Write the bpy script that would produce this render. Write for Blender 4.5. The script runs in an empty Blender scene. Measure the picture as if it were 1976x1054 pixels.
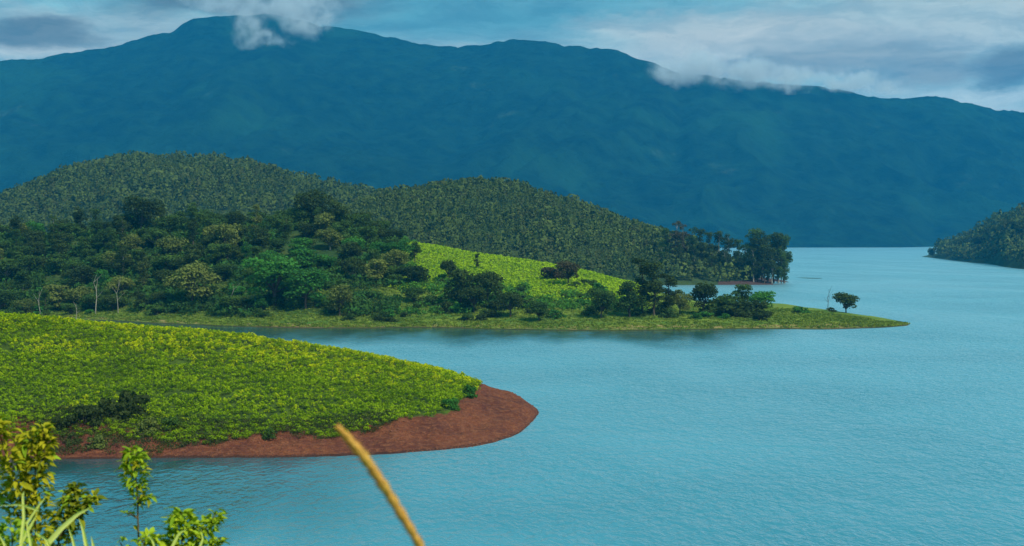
import bpy, math, random
import numpy as np
from mathutils import Vector, Matrix

random.seed(7)
RNG = np.random.default_rng(11)
scene = bpy.context.scene
COL = scene.collection
R = math.radians

# ------------------------------------------------------------------ camera
CAM_Z = 35.0
FPX, CX, CY, HOR = 2744.0, 988.0, 527.0, 455.0
PITCH = math.atan((CY - HOR) / FPX)
cam_d = bpy.data.cameras.new('camera')
cam = bpy.data.objects.new('camera', cam_d)
COL.objects.link(cam)
cam.location = (0, 0, CAM_Z)
cam.rotation_euler = (math.pi / 2 - PITCH, 0, 0)
cam_d.sensor_width = 36.0
cam_d.lens = 36.0 * FPX / 1976.0
cam_d.clip_start = 0.1
cam_d.clip_end = 60000
cam_d.dof.use_dof = True
cam_d.dof.focus_distance = 300
cam_d.dof.aperture_fstop = 6.3
scene.camera = cam

CP, SP = math.cos(PITCH), math.sin(PITCH)
def ray(px, py):
    """direction through a photograph pixel, scaled so that its y component is 1"""
    a = px - CX; b = CY - py
    dy = FPX * CP + b * SP
    dz = -FPX * SP + b * CP
    return a / dy, dz / dy
def at(px, py, Y):
    dx, dz = ray(px, py)
    return Vector((dx * Y, Y, CAM_Z + dz * Y))
def shoreY(py):
    return -CAM_Z / ray(CX, py)[1]
def zat(py, Y):
    return CAM_Z + ray(CX, py)[1] * Y

# ------------------------------------------------------------------ node helpers
def nodes_of(idb):
    idb.use_nodes = True
    nt = idb.node_tree
    nt.nodes.clear()
    return nt
class NT:
    def __init__(s, nt): s.nt = nt
    def n(s, typ, **kw):
        nd = s.nt.nodes.new(typ)
        for k, v in kw.items(): setattr(nd, k, v)
        return nd
    def l(s, a, b): s.nt.links.new(a, b)
    def setin(s, sock, v):
        if isinstance(v, bpy.types.NodeSocket): s.l(v, sock)
        else: sock.default_value = v
    def math(s, op, a, b=0.0, c=0.0, clamp=False):
        nd = s.n('ShaderNodeMath', operation=op, use_clamp=clamp)
        s.setin(nd.inputs[0], a); s.setin(nd.inputs[1], b); s.setin(nd.inputs[2], c)
        return nd.outputs[0]
    def vmath(s, op, a, b=(0, 0, 0)):
        nd = s.n('ShaderNodeVectorMath', operation=op)
        s.setin(nd.inputs[0], a); s.setin(nd.inputs[1], b)
        return nd.outputs[1] if op in ('LENGTH', 'DOT_PRODUCT', 'DISTANCE') else nd.outputs[0]
    def mix(s, f, a, b, mode='MIX'):
        nd = s.n('ShaderNodeMix', data_type='RGBA', blend_type=mode)
        s.setin(nd.inputs[0], f)
        for i, v in ((6, a), (7, b)):
            if not isinstance(v, bpy.types.NodeSocket) and len(v) == 3: v = (*v, 1)
            s.setin(nd.inputs[i], v)
        return nd.outputs[2]
    def noise(s, vec, scale, detail=3, rough=.55, dist=0.0):
        nd = s.n('ShaderNodeTexNoise')
        s.setin(nd.inputs['Vector'], vec)
        nd.inputs['Scale'].default_value = scale
        nd.inputs['Detail'].default_value = detail
        nd.inputs['Roughness'].default_value = rough
        nd.inputs['Distortion'].default_value = dist
        return nd.outputs[0]
    def maprange(s, v, a, b, c=0.0, d=1.0, smooth=True):
        nd = s.n('ShaderNodeMapRange')
        if smooth: nd.interpolation_type = 'SMOOTHSTEP'
        s.setin(nd.inputs[0], v)
        for i, q in enumerate((a, b, c, d)): s.setin(nd.inputs[i + 1], q)
        return nd.outputs[0]

# ------------------------------------------------------------------ world
SUN_EL, SUN_AZ = 52.0, 132.0      # azimuth: degrees clockwise from +Y (ahead of the camera), towards +X
world = bpy.data.worlds.new('World')
scene.world = world
nt = nodes_of(world); W = NT(nt)
out = W.n('ShaderNodeOutputWorld'); bg = W.n('ShaderNodeBackground')
bg.inputs['Strength'].default_value = 0.093
W.l(bg.outputs[0], out.inputs[0])
sky = W.n('ShaderNodeTexSky', sky_type='NISHITA')
sky.sun_disc = False
sky.sun_elevation = R(SUN_EL); sky.sun_rotation = R(SUN_AZ)
sky.altitude = 900; sky.air_density = 1.0; sky.dust_density = 1.0; sky.ozone_density = 3.0
D = W.n('ShaderNodeTexCoord').outputs['Generated']
Dn = W.vmath('NORMALIZE', D)
sep = W.n('ShaderNodeSeparateXYZ'); W.l(Dn, sep.inputs[0])
zc = W.math('MAXIMUM', sep.outputs[2], 0.0)
inv = W.math('DIVIDE', 1.0, W.math('ADD', zc, 0.06))
cmb = W.n('ShaderNodeCombineXYZ')
W.l(W.math('MULTIPLY', sep.outputs[0], inv), cmb.inputs[0]); W.l(W.math('MULTIPLY', sep.outputs[1], inv), cmb.inputs[1])
plane = cmb.outputs[0]
warp_src = W.vmath('MULTIPLY', Dn, (1, 1, 3.0))
nz = W.n('ShaderNodeTexNoise'); W.l(warp_src, nz.inputs['Vector'])
nz.inputs['Scale'].default_value = 9; nz.inputs['Detail'].default_value = 8; nz.inputs['Roughness'].default_value = .6
warp = W.vmath('MULTIPLY', W.vmath('SUBTRACT', nz.outputs[1], (.5, .5, .5)), (.13, .13, .048))
Dw = W.vmath('ADD', Dn, warp)
blue = W.mix(1.0, sky.outputs[0], (.30, .80, .76), 'MULTIPLY')
# broken cloud sheet over the whole dome
sheet = W.noise(plane, .55, 6, .6, .4)
sheet2 = W.noise(W.vmath('MULTIPLY', plane, (1, .35, 1)), 2.2, 5, .6, .3)
cover = W.maprange(W.math('ADD', W.math('MULTIPLY', sheet, .65), W.math('MULTIPLY', sheet2, .35)), .33, .62, .15, .95)
tone = W.noise(W.vmath('ADD', plane, (7, 3, 0)), 1.1, 5, .6, .5)
cloudcol = W.mix(W.maprange(tone, .36, .64), (2.1, 2.8, 3.4), (3.9, 4.6, 5.0))
upper = W.mix(.7, blue, (.7, 4.6, 6.2))
cover = W.math('MULTIPLY', cover, W.maprange(sep.outputs[2], .11, .24, 1.0, .25))
base = W.mix(cover, upper, cloudcol)
# bright haze band low over the ridges
low = W.maprange(sep.outputs[2], .02, .17, .75, 0.0)
base = W.mix(low, base, (3.0, 4.4, 5.2))
def blob(px, py, rx, ry, amt, col, base, soft=.5):
    dx, dz = ray(px, py); d = Vector((dx, 1, dz)).normalized()
    sc = FPX
    v = W.vmath('MULTIPLY', W.vmath('SUBTRACT', Dw, tuple(d)), (sc / rx, sc / rx, sc / ry))
    L = W.vmath('LENGTH', v)
    m = W.maprange(L, 1 - soft, 1 + soft, amt, 0.0)
    return W.mix(m, base, col)
LIGHT = (4.7, 5.0, 5.2); DARK = (1.15, 1.38, 1.50); MID = (2.1, 2.5, 2.7); BLU = (.75, 2.35, 3.3)
for b in [(840, 20, 300, 60, .8, BLU), (1150, 10, 260, 30, .6, BLU),
          (200, 60, 230, 50, .7, (2.9, 3.5, 4.0)), (30, 95, 130, 22, .7, LIGHT),
          (60, 55, 110, 30, .9, DARK), (480, -5, 200, 42, .9, DARK), (560, 30, 90, 22, .7, MID),
          (1500, 95, 330, 45, .75, LIGHT), (1800, 30, 330, 60, .8, (4.0, 4.5, 4.8)), (1350, 55, 200, 25, .6, LIGHT),
          (1620, 115, 170, 34, .75, MID), (1430, 130, 190, 24, .7, MID), (1790, 138, 120, 38, .95, MID),
          (1970, 125, 85, 45, .95, DARK), (1930, 192, 120, 16, .8, (4.0, 5.0, 5.6))]:
    base = blob(*b, base)
streak = W.noise(W.vmath('MULTIPLY', Dw, (1, 1, 6)), 14, 5, .6)
base = W.mix(1.0, base, W.mix(W.maprange(streak, .3, .7), (.84, .88, .78), (1.38, 1.29, 1.05)), 'MULTIPLY')
W.l(base, bg.inputs['Color'])

# ------------------------------------------------------------------ sun
sun_d = bpy.data.lights.new('sun', 'SUN')
sun_d.energy = 4.6; sun_d.angle = R(10); sun_d.color = (1.0, .93, .80)
sun = bpy.data.objects.new('sun', sun_d); COL.objects.link(sun)
el, az = R(SUN_EL), R(SUN_AZ)
sd = Vector((math.sin(az) * math.cos(el), math.cos(az) * math.cos(el), math.sin(el)))
sun.rotation_euler = sd.to_track_quat('Z', 'Y').to_euler()
sun.location = (60, 60, 400)

vs = scene.view_settings
scene.display_settings.display_device = 'sRGB'
vs.view_transform = 'Standard'; vs.look = 'None'; vs.exposure = 0.38; vs.gamma = 1.0
vs.use_curve_mapping = False
scene.render.engine = 'CYCLES'
scene.cycles.volume_bounces = 1
scene.cycles.max_bounces = 8
scene.cycles.diffuse_bounces = 3
scene.cycles.transparent_max_bounces = 8

# ------------------------------------------------------------------ materials
def mat(name, build, rough=.8, spec=.2):
    m = bpy.data.materials.new(name)
    T = NT(nodes_of(m))
    o = T.n('ShaderNodeOutputMaterial')
    build(T, o)
    return m
def principled(T, o, col, rough=.8, spec=.2, normal=None):
    p = T.n('ShaderNodeBsdfPrincipled')
    T.setin(p.inputs['Base Color'], col if isinstance(col, bpy.types.NodeSocket) or len(col) == 4 else (*col, 1))
    T.setin(p.inputs['Roughness'], rough)
    p.inputs['Specular IOR Level'].default_value = spec
    if normal is not None: T.l(normal, p.inputs['Normal'])
    T.l(p.outputs[0], o.inputs[0])
    return p
def pos(T): return T.n('ShaderNodeNewGeometry').outputs['Position']
def bump(T, h, dist, strength=1.0):
    b = T.n('ShaderNodeBump'); b.inputs['Strength'].default_value = strength
    b.inputs['Distance'].default_value = dist
    T.l(h, b.inputs['Height']); return b.outputs[0]

def foliage(name, dark, light, scale=.35, transl=.25, attr=None, third=None, spec=.05):
    """leaf material: colour varies leaf to leaf, clump to clump and from plant to plant"""
    def build(T, o):
        P = pos(T)
        a = T.noise(P, scale, 3, .6)
        if attr:
            at_ = T.n('ShaderNodeAttribute', attribute_name=attr).outputs['Fac']
        else:
            at_ = T.n('ShaderNodeObjectInfo').outputs['Random']
        leaf = T.n('ShaderNodeAttribute', attribute_name='leaf').outputs['Fac']
        f = T.math('ADD', T.math('MULTIPLY', T.maprange(a, .3, .7), .3),
                   T.math('ADD', T.math('MULTIPLY', at_, .38), T.math('MULTIPLY', leaf, .34)), clamp=True)
        c = T.mix(f, dark, light)
        if third:
            c = T.mix(T.maprange(at_, .55, 1.0, 0, .8) if name == 'tea leaves' else T.maprange(T.math('FRACT', T.math('MULTIPLY', at_, 7.31)), .72, .95, 0, .75), c, third)
        d = T.n('ShaderNodeBsdfPrincipled'); T.l(c, d.inputs['Base Color'])
        d.inputs['Roughness'].default_value = .7; d.inputs['Specular IOR Level'].default_value = spec
        t = T.n('ShaderNodeBsdfTranslucent'); T.l(T.mix(.35, c, (.30, .40, .02), 'MIX'), t.inputs['Color'])
        mx = T.n('ShaderNodeMixShader'); mx.inputs[0].default_value = transl
        T.l(d.outputs[0], mx.inputs[1]); T.l(t.outputs[0], mx.inputs[2])
        T.l(mx.outputs[0], o.inputs[0])
    return mat(name, build)

M = {}
M['tea'] = foliage('tea leaves', (.030, .095, .003), (.37, .51, .003), .09, .45, 'tint', (.56, .56, .002))
M['tea_far'] = foliage('far tea leaves', (.14, .27, .006), (.36, .50, .008), .03, .3, 'tint')
M['crown_dark'] = foliage('dark evergreen leaves', (.005, .015, .005), (.048, .078, .014), .12, .15)
M['crown_mid'] = foliage('mid green leaves', (.006, .024, .008), (.065, .125, .018), .12, .2)
M['crown_olive'] = foliage('olive leaves', (.018, .040, .010), (.170, .200, .038), .12, .2)
M['crown_green'] = foliage('fresh green leaves', (.008, .045, .010), (.060, .210, .025), .12, .25)
M['crown_brown'] = foliage('brownish leaves', (.028, .026, .014), (.070, .062, .032), .2, .15)
M['hillwood'] = foliage('plantation canopy', (.020, .042, .012), (.090, .125, .024), .022, .12, 'tint', (.050, .060, .018))
M['under_green'] = foliage('green scrub leaves', (.012, .055, .010), (.085, .230, .022), .04, .25, 'tint')
M['scrub'] = foliage('bank scrub leaves', (.012, .022, .008), (.060, .085, .018), .3, .2, 'tint', (.06, .05, .03))
M['under'] = foliage('undergrowth leaves', (.006, .022, .007), (.055, .130, .018), .04, .2, 'tint', (.03, .11, .02))
M['grass_tuft'] = foliage('shore grass', (.03, .09, .008), (.20, .24, .03), .05, .3, 'tint')
M['fg_olive'] = foliage('olive shrub leaves', (.11, .14, .006), (.46, .42, .02), 3, .35)
M['fg_green'] = foliage('green shrub leaves', (.08, .17, .008), (.34, .48, .03), 3, .35)
M['fg_lime'] = foliage('lime shrub leaves', (.13, .25, .01), (.46, .56, .03), 3, .4)
M['fg_dark'] = foliage('dark shrub leaves', (.05, .08, .006), (.24, .26, .02), 3, .3)
M['fg_blade'] = foliage('pale grass blade', (.75, .80, .12), (.92, .92, .30), 3, .4)

def b_bark(c1, c2):
    def f(T, o):
        P = pos(T)
        v = T.vmath('MULTIPLY', P, (6, 6, 1))
        n = T.noise(v, .8, 4, .6)
        principled(T, o, T.mix(T.maprange(n, .3, .7), c1, c2), .9, .1, bump(T, n, .05))
    return f
M['bark'] = mat('bark', b_bark((.035, .028, .02), (.11, .09, .07)))
M['pale_bark'] = mat('pale bark', b_bark((.14, .13, .10), (.34, .31, .25)))
M['stem'] = mat('green brown stem', b_bark((.04, .03, .012), (.12, .09, .04)))

def b_soil(T, o):
    P = pos(T)
    n1 = T.noise(P, .09, 4, .6); n2 = T.noise(T.vmath('MULTIPLY', P, (1, 1, 3)), .9, 6, .65); n3 = T.noise(P, 4.5, 3, .6)
    soil = T.mix(T.maprange(n1, .35, .65), (.078, .021, .013), (.150, .044, .019))
    soil = T.mix(T.maprange(n2, .42, .72, 0, .8), soil, (.24, .088, .036))
    soil = T.mix(T.maprange(n3, .48, .66, 0, .75), soil, (.060, .020, .016))
    zz = T.n('ShaderNodeSeparateXYZ'); T.l(P, zz.inputs[0])
    line = T.math('SINE', T.math('ADD', T.math('MULTIPLY', zz.outputs[2], 16.0), T.math('MULTIPLY', n2, 22.0)))
    soil = T.mix(T.maprange(line, .3, 1, 0, .25), soil, (.075, .024, .016))
    veg = T.n('ShaderNodeAttribute', attribute_name='veg').outputs['Fac']
    green = T.mix(T.maprange(T.noise(P, .5, 4), .35, .65), (.020, .042, .004), (.06, .10, .008))
    m = T.maprange(T.math('ADD', veg, T.math('MULTIPLY', T.math('SUBTRACT', n2, .5), .9)), .42, .58)
    wet = T.n('ShaderNodeSeparateXYZ'); T.l(P, wet.inputs[0])
    wl = T.maprange(T.math('ADD', wet.outputs[2], T.math('MULTIPLY', n2, .25)), .22, .55, .75, 0)
    soil = T.mix(wl, soil, (.030, .013, .010))
    h = T.math('ADD', T.math('ADD', T.math('MULTIPLY', n2, .7), T.math('MULTIPLY', n3, .3)), T.math('MULTIPLY', line, .02))
    principled(T, o, T.mix(m, soil, green), .9, .15, bump(T, h, .9, 1.0))
M['soil'] = mat('red lake bank soil', b_soil)

def b_grass(T, o):
    P = pos(T)
    n1 = T.noise(T.vmath('MULTIPLY', P, (1, 2.5, 1)), .03, 5, .65); n2 = T.noise(P, .35, 5, .65)
    c = T.mix(T.maprange(n1, .38, .62), (.035, .11, .012), (.14, .19, .018))
    c = T.mix(T.maprange(n2, .35, .7, 0, .7), c, (.09, .11, .018))
    sand = T.n('ShaderNodeAttribute', attribute_name='sand').outputs['Fac']
    sc = T.mix(T.maprange(n1, .4, .6), (.17, .14, .05), (.26, .17, .07))
    c = T.mix(T.maprange(T.math('ADD', sand, T.math('MULTIPLY', T.math('SUBTRACT', n2, .5), 1.2)), .40, .62, 0, .85), c, sc)
    z = T.n('ShaderNodeSeparateXYZ'); T.l(P, z.inputs[0])
    c = T.mix(T.maprange(z.outputs[2], .12, .35, .8, 0), c, (.020, .016, .010))
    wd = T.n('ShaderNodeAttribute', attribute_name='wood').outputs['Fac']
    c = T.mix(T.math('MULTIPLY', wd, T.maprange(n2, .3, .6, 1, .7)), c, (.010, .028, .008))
    principled(T, o, c, .9, .1, bump(T, n2, 1.0, .6))
M['grass'] = mat('headland grass and soil', b_grass)

def b_wood(T, o):
    P = pos(T)
    n = T.noise(P, .05, 5, .65); n2 = T.noise(P, .006, 3)
    c = T.mix(T.maprange(n, .35, .65), (.008, .022, .008), (.030, .055, .014))
    c = T.mix(T.maprange(n2, .4, .65, 0, .5), c, (.05, .07, .018))
    sand = T.n('ShaderNodeAttribute', attribute_name='sand').outputs['Fac']
    c = T.mix(T.maprange(sand, .3, .7), c, (.055, .034, .030))
    principled(T, o, c, .95, .05, bump(T, n, 4.0, .8))
M['woodfloor'] = mat('wooded hill ground', b_wood)

def b_mount(T, o):
    P = pos(T)
    n = T.noise(P, .012, 6, .7); n2 = T.noise(P, .0016, 5, .6, .5); n3 = T.noise(P, .0045, 4, .6)
    c = T.mix(T.maprange(n, .3, .7), (.001, .006, .005), (.006, .024, .013))
    c = T.mix(T.maprange(n2, .48, .68, 0, .7), c, (.009, .040, .018))
    c = T.mix(T.maprange(T.math('ADD', n3, T.math('MULTIPLY', n, .25)), .76, .90, 0, .35), c, (.050, .085, .055))
    principled(T, o, c, .95, .03, bump(T, n, 25.0, .9))
M['mountain'] = mat('forested mountain slope', b_mount)

def b_water(T, o):
    P = pos(T)
    rot = T.n('ShaderNodeMapping'); rot.inputs['Rotation'].default_value = (0, 0, R(-28)); rot.inputs['Scale'].default_value = (1, .55, 1)
    T.l(P, rot.inputs['Vector'])
    w1 = T.noise(rot.outputs[0], .80, 2, .5, .6)
    w2 = T.noise(rot.outputs[0], .20, 3, .55, .5)
    w3 = T.noise(P, 3.2, 2, .5)
    h = T.math('ADD', T.math('MULTIPLY', w1, .95), T.math('ADD', T.math('MULTIPLY', w2, 1.5), T.math('MULTIPLY', w3, .05)))
    calm_shade = T.n('ShaderNodeAttribute', attribute_name='calm_shade').outputs['Fac']
    calm_shade = T.math('MULTIPLY', calm_shade, T.maprange(T.noise(T.vmath('MULTIPLY', P, (1, .35, 1)), .06, 3, .6), .3, .6, .7, 1.0))
    b_ = T.n('ShaderNodeBump'); lane = T.maprange(T.noise(T.vmath('MULTIPLY', rot.outputs[0], (1, .3, 1)), .022, 4, .6, .8), .35, .65, .55, 1.0)
    T.l(T.math('MULTIPLY', T.maprange(calm_shade, 0, 1, 1.0, .10), lane), b_.inputs['Strength']); b_.inputs['Distance'].default_value = 1.12; T.l(h, b_.inputs['Height']); nm = b_.outputs[0]
    big = T.noise(P, .012, 3, .5)
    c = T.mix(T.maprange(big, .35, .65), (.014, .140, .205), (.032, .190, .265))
    c = T.mix(T.math('MULTIPLY', calm_shade, .95), c, (.003, .034, .040))  # body colour darkened off the banks, painting in their dark reflection
    d = T.n('ShaderNodeBsdfDiffuse'); T.l(c, d.inputs['Color'])
    g = T.n('ShaderNodeBsdfAnisotropic'); g.inputs['Color'].default_value = (1, 1, 1, 1); T.l(T.maprange(calm_shade, 0, 1, .33, .08), g.inputs['Roughness']); T.l(nm, g.inputs['Normal'])
    fr = T.n('ShaderNodeFresnel'); fr.inputs['IOR'].default_value = 2.2; T.l(nm, fr.inputs['Normal'])
    mx = T.n('ShaderNodeMixShader'); T.l(fr.outputs[0], mx.inputs[0]); T.l(d.outputs[0], mx.inputs[1]); T.l(g.outputs[0], mx.inputs[2])
    T.l(mx.outputs[0], o.inputs[0])
M['water'] = mat('lake water', b_water)

def b_rock(T, o):
    n = T.noise(pos(T), 3, 4, .6)
    principled(T, o, T.mix(n, (.075, .028, .020), (.20, .085, .05)), .9, .1)
M['stone'] = mat('red stones', b_rock)
def b_spike(T, o):
    P = pos(T); n = T.noise(P, 260, 2, .6); n2 = T.noise(P, 30, 2)
    c = T.mix(T.maprange(n, .35, .65), (.50, .24, .04), (.80, .48, .12))
    c = T.mix(T.maprange(n2, .45, .7, 0, .4), c, (.60, .42, .08))
    principled(T, o, c, .7, .2)
M['spike'] = mat('golden seed spike', b_spike)

# ------------------------------------------------------------------ object helpers
def mesh_from(name, V, F, material, attrs=None, smooth=False):
    me = bpy.data.meshes.new(name)
    V = np.asarray(V, dtype=np.float32); F = np.asarray(F, dtype=np.int32)
    k = F.shape[1]
    me.vertices.add(len(V)); me.vertices.foreach_set('co', V.ravel())
    me.loops.add(F.size); me.loops.foreach_set('vertex_index', F.ravel())
    me.polygons.add(len(F))
    me.polygons.foreach_set('loop_start', np.arange(0, F.size, k, dtype=np.int32))
    if smooth: me.polygons.foreach_set('use_smooth', np.ones(len(F), dtype=bool))
    me.update(calc_edges=True)
    for an, (dom, val) in (attrs or {}).items():
        a = me.attributes.new(an, 'FLOAT', dom); a.data.foreach_set('value', np.asarray(val, dtype=np.float32))
    if material: me.materials.append(material)
    return me
def obj(name, me, parent=None, loc=(0, 0, 0), rot=(0, 0, 0), scale=(1, 1, 1)):
    o = bpy.data.objects.new(name, me); COL.objects.link(o)
    o.location = loc; o.rotation_euler = rot; o.scale = scale
    if parent: o.parent = parent
    return o
def tag(o, label=None, cat=None, group=None, kind=None):
    if label: o['label'] = label
    if cat: o['category'] = cat
    if group: o['group'] = group
    if kind: o['kind'] = kind
    return o
def setmat(o, m):
    o.material_slots[0].link = 'OBJECT'; o.material_slots[0].material = m

# ------------------------------------------------------------------ noise in numpy
_perm = RNG.random((256, 256))
def vnoise(x, y):
    xi = np.floor(x).astype(int); yi = np.floor(y).astype(int)
    fx = x - xi; fy = y - yi
    fx = fx * fx * (3 - 2 * fx); fy = fy * fy * (3 - 2 * fy)
    g = lambda a, b: _perm[a % 256, b % 256]
    return ((g(xi, yi) * (1 - fx) + g(xi + 1, yi) * fx) * (1 - fy) + (g(xi, yi + 1) * (1 - fx) + g(xi + 1, yi + 1) * fx) * fy) * 2 - 1
def fbm(x, y, o=4, g=.5):
    s = 0; a = 1; 
    for i in range(o):
        s = s + a * vnoise(x + 17.3 * i, y + 5.1 * i); x = x * 2.03; y = y * 2.03; a *= g
    return s

# ------------------------------------------------------------------ land masses
DXF = lambda px: (px - CX) / (FPX * CP + 60 * SP)
class Land:
    """a land mass lofted through surveyed cross sections; each section runs away from the viewer"""
    def __init__(s, cols, nz, smooth=18, sub=6):
        px = np.array([c[0] for c in cols], float)
        C = np.array([c[1] for c in cols], float)          # ncol, nctrl, 2
        s.p0, s.p1 = px[0], px[-1]
        s.pxs = np.linspace(px[0], px[-1], int((px[-1] - px[0]) / 4) + 2)
        K = C.shape[1]
        Ci = np.stack([[np.interp(s.pxs, px, C[:, k, j]) for k in range(K)] for j in range(2)], -1)   # K, n, 2
        Ci = Ci.transpose(1, 0, 2)
        w = max(1, int(smooth / 4)); ker = np.ones(2 * w + 1) / (2 * w + 1)
        for k in range(K):
            for j in range(2):
                a = np.pad(Ci[:, k, j], w, mode='edge'); Ci[:, k, j] = np.convolve(a, ker, 'valid')
        s.C = Ci; s.K = K; s.nz = nz
        # dense profile
        t = np.linspace(0, K - 1, (K - 1) * 12 + 1); s.t = t
        s.prof = s._eval(t)
        s.Ymin = s.prof[..., 0].min(); s.Ymax = s.prof[..., 0].max()
        s.Yr = np.linspace(s.Ymin, s.Ymax, 900)
        s.Z = np.array([np.interp(s.Yr, s.prof[i, :, 0], s.prof[i, :, 1]) for i in range(len(s.pxs))])
        s.T = np.array([np.interp(s.Yr, s.prof[i, :, 0], t) for i in range(len(s.pxs))])
    def _eval(s, t):
        i = np.clip(np.floor(t).astype(int), 0, s.K - 2); f = (t - i)[None, :, None]
        g = lambda k: s.C[:, np.clip(k, 0, s.K - 1), :]
        a, b, c, d = g(i - 1), g(i), g(i + 1), g(i + 2)
        cr = .5 * ((2 * b) + (-a + c) * f + (2 * a - 5 * b + 4 * c - d) * f ** 2 + (-a + 3 * b - 3 * c + d) * f ** 3)
        lin = b + (c - b) * f
        P = cr * .5 + lin * .5
        P[..., 0] = np.maximum.accumulate(P[..., 0], axis=1)
        return P
    def _bil(s, G, X, Y):
        px = CX + X / Y * (FPX * CP + 60 * SP)
        u = np.clip((px - s.p0) / (s.p1 - s.p0) * (len(s.pxs) - 1), 0, len(s.pxs) - 1.001)
        v = np.clip((Y - s.Ymin) / (s.Ymax - s.Ymin) * (len(s.Yr) - 1), 0, len(s.Yr) - 1.001)
        i = u.astype(int); j = v.astype(int); fu = u - i; fv = v - j
        return (G[i, j] * (1 - fu) + G[i + 1, j] * fu) * (1 - fv) + (G[i, j + 1] * (1 - fu) + G[i + 1, j + 1] * fu) * fv
    def h(s, X, Y):
        X = np.asarray(X, float); Y = np.asarray(Y, float)
        z = s._bil(s.Z, X, Y)
        return z + s.nz(X, Y) * np.clip(z * .5 + .25, 0, 1)
    def tt(s, X, Y): return s._bil(s.T, np.asarray(X, float), np.asarray(Y, float))
    def mesh(s, name, material, npx, ny, attrs=None):
        pxs = np.linspace(s.p0, s.p1, npx)
        tq = np.linspace(0, s.K - 1, ny)
        # evaluate
        iu = np.interp(pxs, s.pxs, np.arange(len(s.pxs)))
        i = np.clip(iu.astype(int), 0, len(s.pxs) - 2); f = (iu - i)[:, None]
        Yp = np.stack([np.interp(tq, s.t, s.prof[k, :, 0]) for k in range(len(s.pxs))])
        Zp = np.stack([np.interp(tq, s.t, s.prof[k, :, 1]) for k in range(len(s.pxs))])
        Y = Yp[i] * (1 - f) + Yp[i + 1] * f; Z = Zp[i] * (1 - f) + Zp[i + 1] * f
        Y = Y + np.arange(ny)[None, :] * 1e-4
        X = DXF(pxs)[:, None] * Y
        Z = Z + s.nz(X, Y) * np.clip(Z * .5 + .25, 0, 1)
        V = np.stack([X, Y, Z], -1).reshape(-1, 3)
        a = np.arange(npx - 1)[:, None] * ny + np.arange(ny - 1)[None, :]
        F = np.stack([a, a + ny, a + ny + 1, a + 1], -1).reshape(-1, 4)
        at_ = {}
        for k, fn in (attrs or {}).items():
            at_[k] = ('POINT', fn(X, Y, Z, np.broadcast_to(tq[None, :], X.shape)).ravel())
        return mesh_from(name, V, F, material, at_, smooth=True)
    def pt(s, px, py_or_Y, isY=True):
        Y = py_or_Y; X = DXF(px) * Y
        return Vector((X, Y, float(s.h(np.array([X]), np.array([Y]))[0])))

def bank(x0, y0): return shoreY(y0)

# ---- near headland : ctrl = under, shore, soil top, low tea, mid tea, crest, back, back shore, under
def near_col(px, ys, ysoil, Ysoil, ycrest, Yc, Yb):
    Ys = shoreY(ys); zs = zat(ysoil, Ysoil); zc = max(zat(ycrest, Yc), .3)
    # keep the tea slope gently convex
    f = lambda u: (Ysoil + (Yc - Ysoil) * u, zs + (zc - zs) * (u ** .88))
    return (px, [(Ys - 10, -2.5), (Ys, 0), (Ysoil, zs), f(.33), f(.66), (Yc, zc), (Yc + (Yb - Yc) * .5, zc * .72), (Yb, 0), (Yb + 14, -3)])
near_cols = [
    near_col(-700, 890, 815, 232, 575, 315, 400),
    near_col(-300, 888, 815, 232, 590, 308, 395),
    near_col(0, 886, 815, 232, 609, 300, 385),
    near_col(150, 886, 822, 232, 624, 300, 380),
    near_col(300, 884, 838, 231.5, 637, 300, 370),
    near_col(480, 883, 842, 231.5, 655, 298, 362),
    near_col(650, 881, 834, 234, 680, 297, 352),
    near_col(750, 876, 822, 238, 697, 296, 343),
    near_col(850, 868, 803, 246, 718, 295, 335),
    near_col(910, 862, 785, 258, 737, 292, 330),
    near_col(950, 855, 775, 268, 754, 295, 322),
    near_col(1000, 838, 785, 266, 770, 285, 305),
    near_col(1025, 818, 793, 270, 784, 280, 294),
]
# the rounded point
near_cols.append((1040, [(272, -2.5), (279, -.2), (280, 0.1), (281, .15), (282, .2), (284, .2), (285, .15), (287, -.2), (300, -3)]))
near_cols.append((1062, [(272, -4), (279, -3), (280, -3), (281, -3), (282, -3), (284, -3), (285, -3), (287, -3), (300, -4)]))
def nz_near(X, Y): return fbm(X / 9, Y / 9, 4) * .45 + fbm(X / 1.9, Y / 1.9, 4) * .24
L1 = Land(near_cols, nz_near, smooth=10)
soil_top = lambda X, Y, Z, T: np.clip((T - 2.05) / .5 + .3, 0, 1)
def veg_near(X, Y, Z, T):
    px = CX + X / Y * FPX
    lim = np.interp(px, [880, 925, 940], [2.0, 4.6, 9])       # bare soil widens into the whole point
    return np.clip((T - lim) * 1.4 + .3, 0, 1) * np.clip((7.5 - T) * 1.5, 0, 1)
near = obj('near_headland', L1.mesh('near_headland', M['soil'], 560, 300, {'veg': veg_near})); tag(near, kind='structure')

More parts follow.
